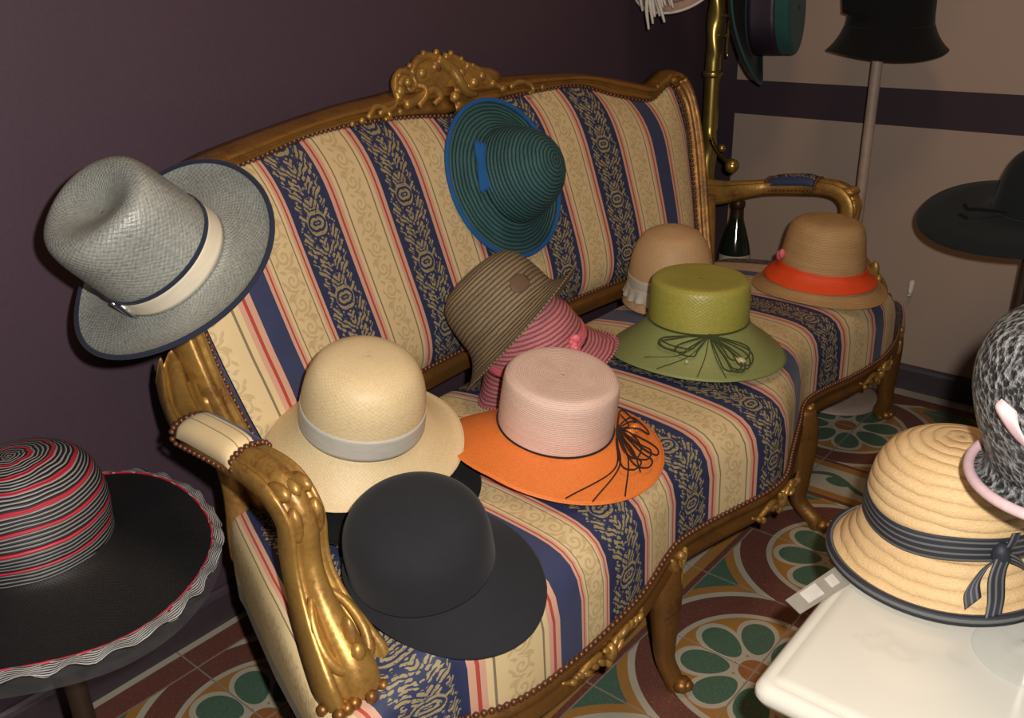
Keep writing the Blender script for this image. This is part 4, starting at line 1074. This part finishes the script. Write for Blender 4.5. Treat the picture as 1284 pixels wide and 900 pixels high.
b = MB(); q = hk[1]; b.tube([Vector((0, 0, q.z)), q], .004, 8); b.build('bracket', 'brassdark', hook); b = MB(); b.tube([Vector((0, 0, hk[2].z)), hk[2]], .004, 8); b.build('bracket', 'brassdark', hook)
fp = rel(at(850, -28, 2.22)); b = MB(); b.tube([Vector(p) for p in cr([Vector((0, 0, fp.z-.03)), Vector((0, 0, fp.z-.03))*.4+fp*.6+Vector((0, 0, -.02)), fp+Vector((.005, .01, .0)), fp+(-FW*.75+UP*.35-RT*.35).normalized()*.080], 6)], .0045, 8); b.build('hook', 'brass', rk)
for k in (2,):
    a = 2.2+k*1.9; d = Vector((math.cos(a), math.sin(a)*.3-.2, 0)); b = MB()
    b.tube([Vector(p) for p in cr([d*.02+UPW*1.30, d*.07+UPW*1.29, d*.10+UPW*1.33, d*.115+UPW*1.36], 5)], .005, 8); b.build('hook', 'brass', rk)

# hats on the rack
Hg = hat('dark bottle green hat with aubergine band hanging on the brass rack', at(947, 14, 2.31), RT*.86-FW*.44-UP*.10, UP, name='felt_hat')
hgc = [(.105, 0), (.104, .03), (.106, .07), (.108, .095), (.102, .104), (.07, .106), (0, .107)]
lathe(Hg, 'crown', hgc, 'm_bottle'); band(Hg, hgc, .004, .072, .0015, 'r_aubergine')
_, rows = lathe(Hg, 'brim', [(.105, 0), (.118, -.010), (.142, -.016), (.165, -.010), (.178, .004)], 'm_black', lambda th, t, x, y, z: (x, y, z+.02*t*math.cos(2*th)), solid=.004)
ring_tube(Hg, 'brim_binding', rows[-1], .003, 'm_bottle', 6)
b = MB(); b.box((-.010, -.004, -.003), (.012, .004, .002)); lab = b.build('label', 'whitecard', Hg, smooth=False); lab.location = (.035, .085, -.010)
Ft = hat('blush felt hat with white feathers on the brass rack', at(850, -28, 2.22), -FW*.75+UP*.35-RT*.35, RT, name='felt_hat')
ftc = [(.078, 0), (.077, .028), (.073, .055), (.06, .073), (.037, .08), (0, .082)]
lathe(Ft, 'crown', ftc, 'm_blushfelt'); _, rows = lathe(Ft, 'brim', [(.078, 0), (.085, -.006), (.094, -.009), (.104, -.006), (.111, .004)], 'm_blushfelt')
ring_tube(Ft, 'brim_binding', rows[-1], .0035, 'feather', 6)
rnd = random.Random(5)
for k in range(16):
    x0 = rnd.uniform(-.055, -.01); y0 = rnd.uniform(-.02, .03); L = rnd.uniform(.07, .12); sw = rnd.uniform(-.03, .03)
    cord(Ft, 'feather', [(x0, y0, .075), (x0-.015+sw*.4, y0-L*.4, .085), (x0-.02+sw, y0-L*.8, .05), (x0-.02+sw*1.2, y0-L-.02, .02)], [.0028+.0022*math.sin(PI*i/24) for i in range(25)], 'feather')

# ------------------------------------------------------------------ bottle
bt = at(926, 250, 2.49); bz = bt.z-.31
pl = empty('plinth', 'low dark wooden plinth under the champagne bottle', 'plinth', (bt.x, bt.y, 0))
b = MB(); b.box((-.052, -.052, 0), (.052, .052, bz-.012), .004); b.build('body', 'darkwood', pl, smooth=False)
b = MB(); b.box((-.057, -.057, bz-.014), (.057, .057, bz+.0005), .004); b.build('top', 'darkwood', pl, smooth=False)
bo = empty('champagne_bottle', 'dark champagne bottle with foil neck behind the settee arm', 'bottle', (bt.x, bt.y, bz))
turned(bo, 'glass_body', [(0, 0), (.038, 0), (.043, .006), (.043, .08), (.043, .15), (.038, .185), (.027, .225), (.019, .255), (.0155, .275), (.0155, .30)], 'bottleglass')
turned(bo, 'foil', [(.0175, .262), (.0168, .285), (.0195, .292), (.0195, .303), (.016, .308), (.010, .313), (0, .314)], 'foil')
turned(bo, 'neck_label', [(.0438, .138), (.0436, .150), (.0430, .160)], 'paper')
turned(bo, 'label', [(.0438, .04), (.0438, .08), (.0438, .12)], 'paper')
# small hook on the wall
b = MB(); hp = Vector((XW, .0, 0)); d = ray(1143, 362); hp = Vector((0, 0, H))+d*((XW-.004)/d.x)
b.tube([hp+Vector((.004, 0, .022)), hp+Vector((-.004, 0, .020)), hp+Vector((-.007, 0, 0)), hp+Vector((-.012, 0, -.018)), hp+Vector((-.018, 0, -.012))], [.007, .008, .007, .005, .004], 8)
tag(b.build('wall_hook', 'whitecard'), 'small white hook on the beige wall', 'hook')
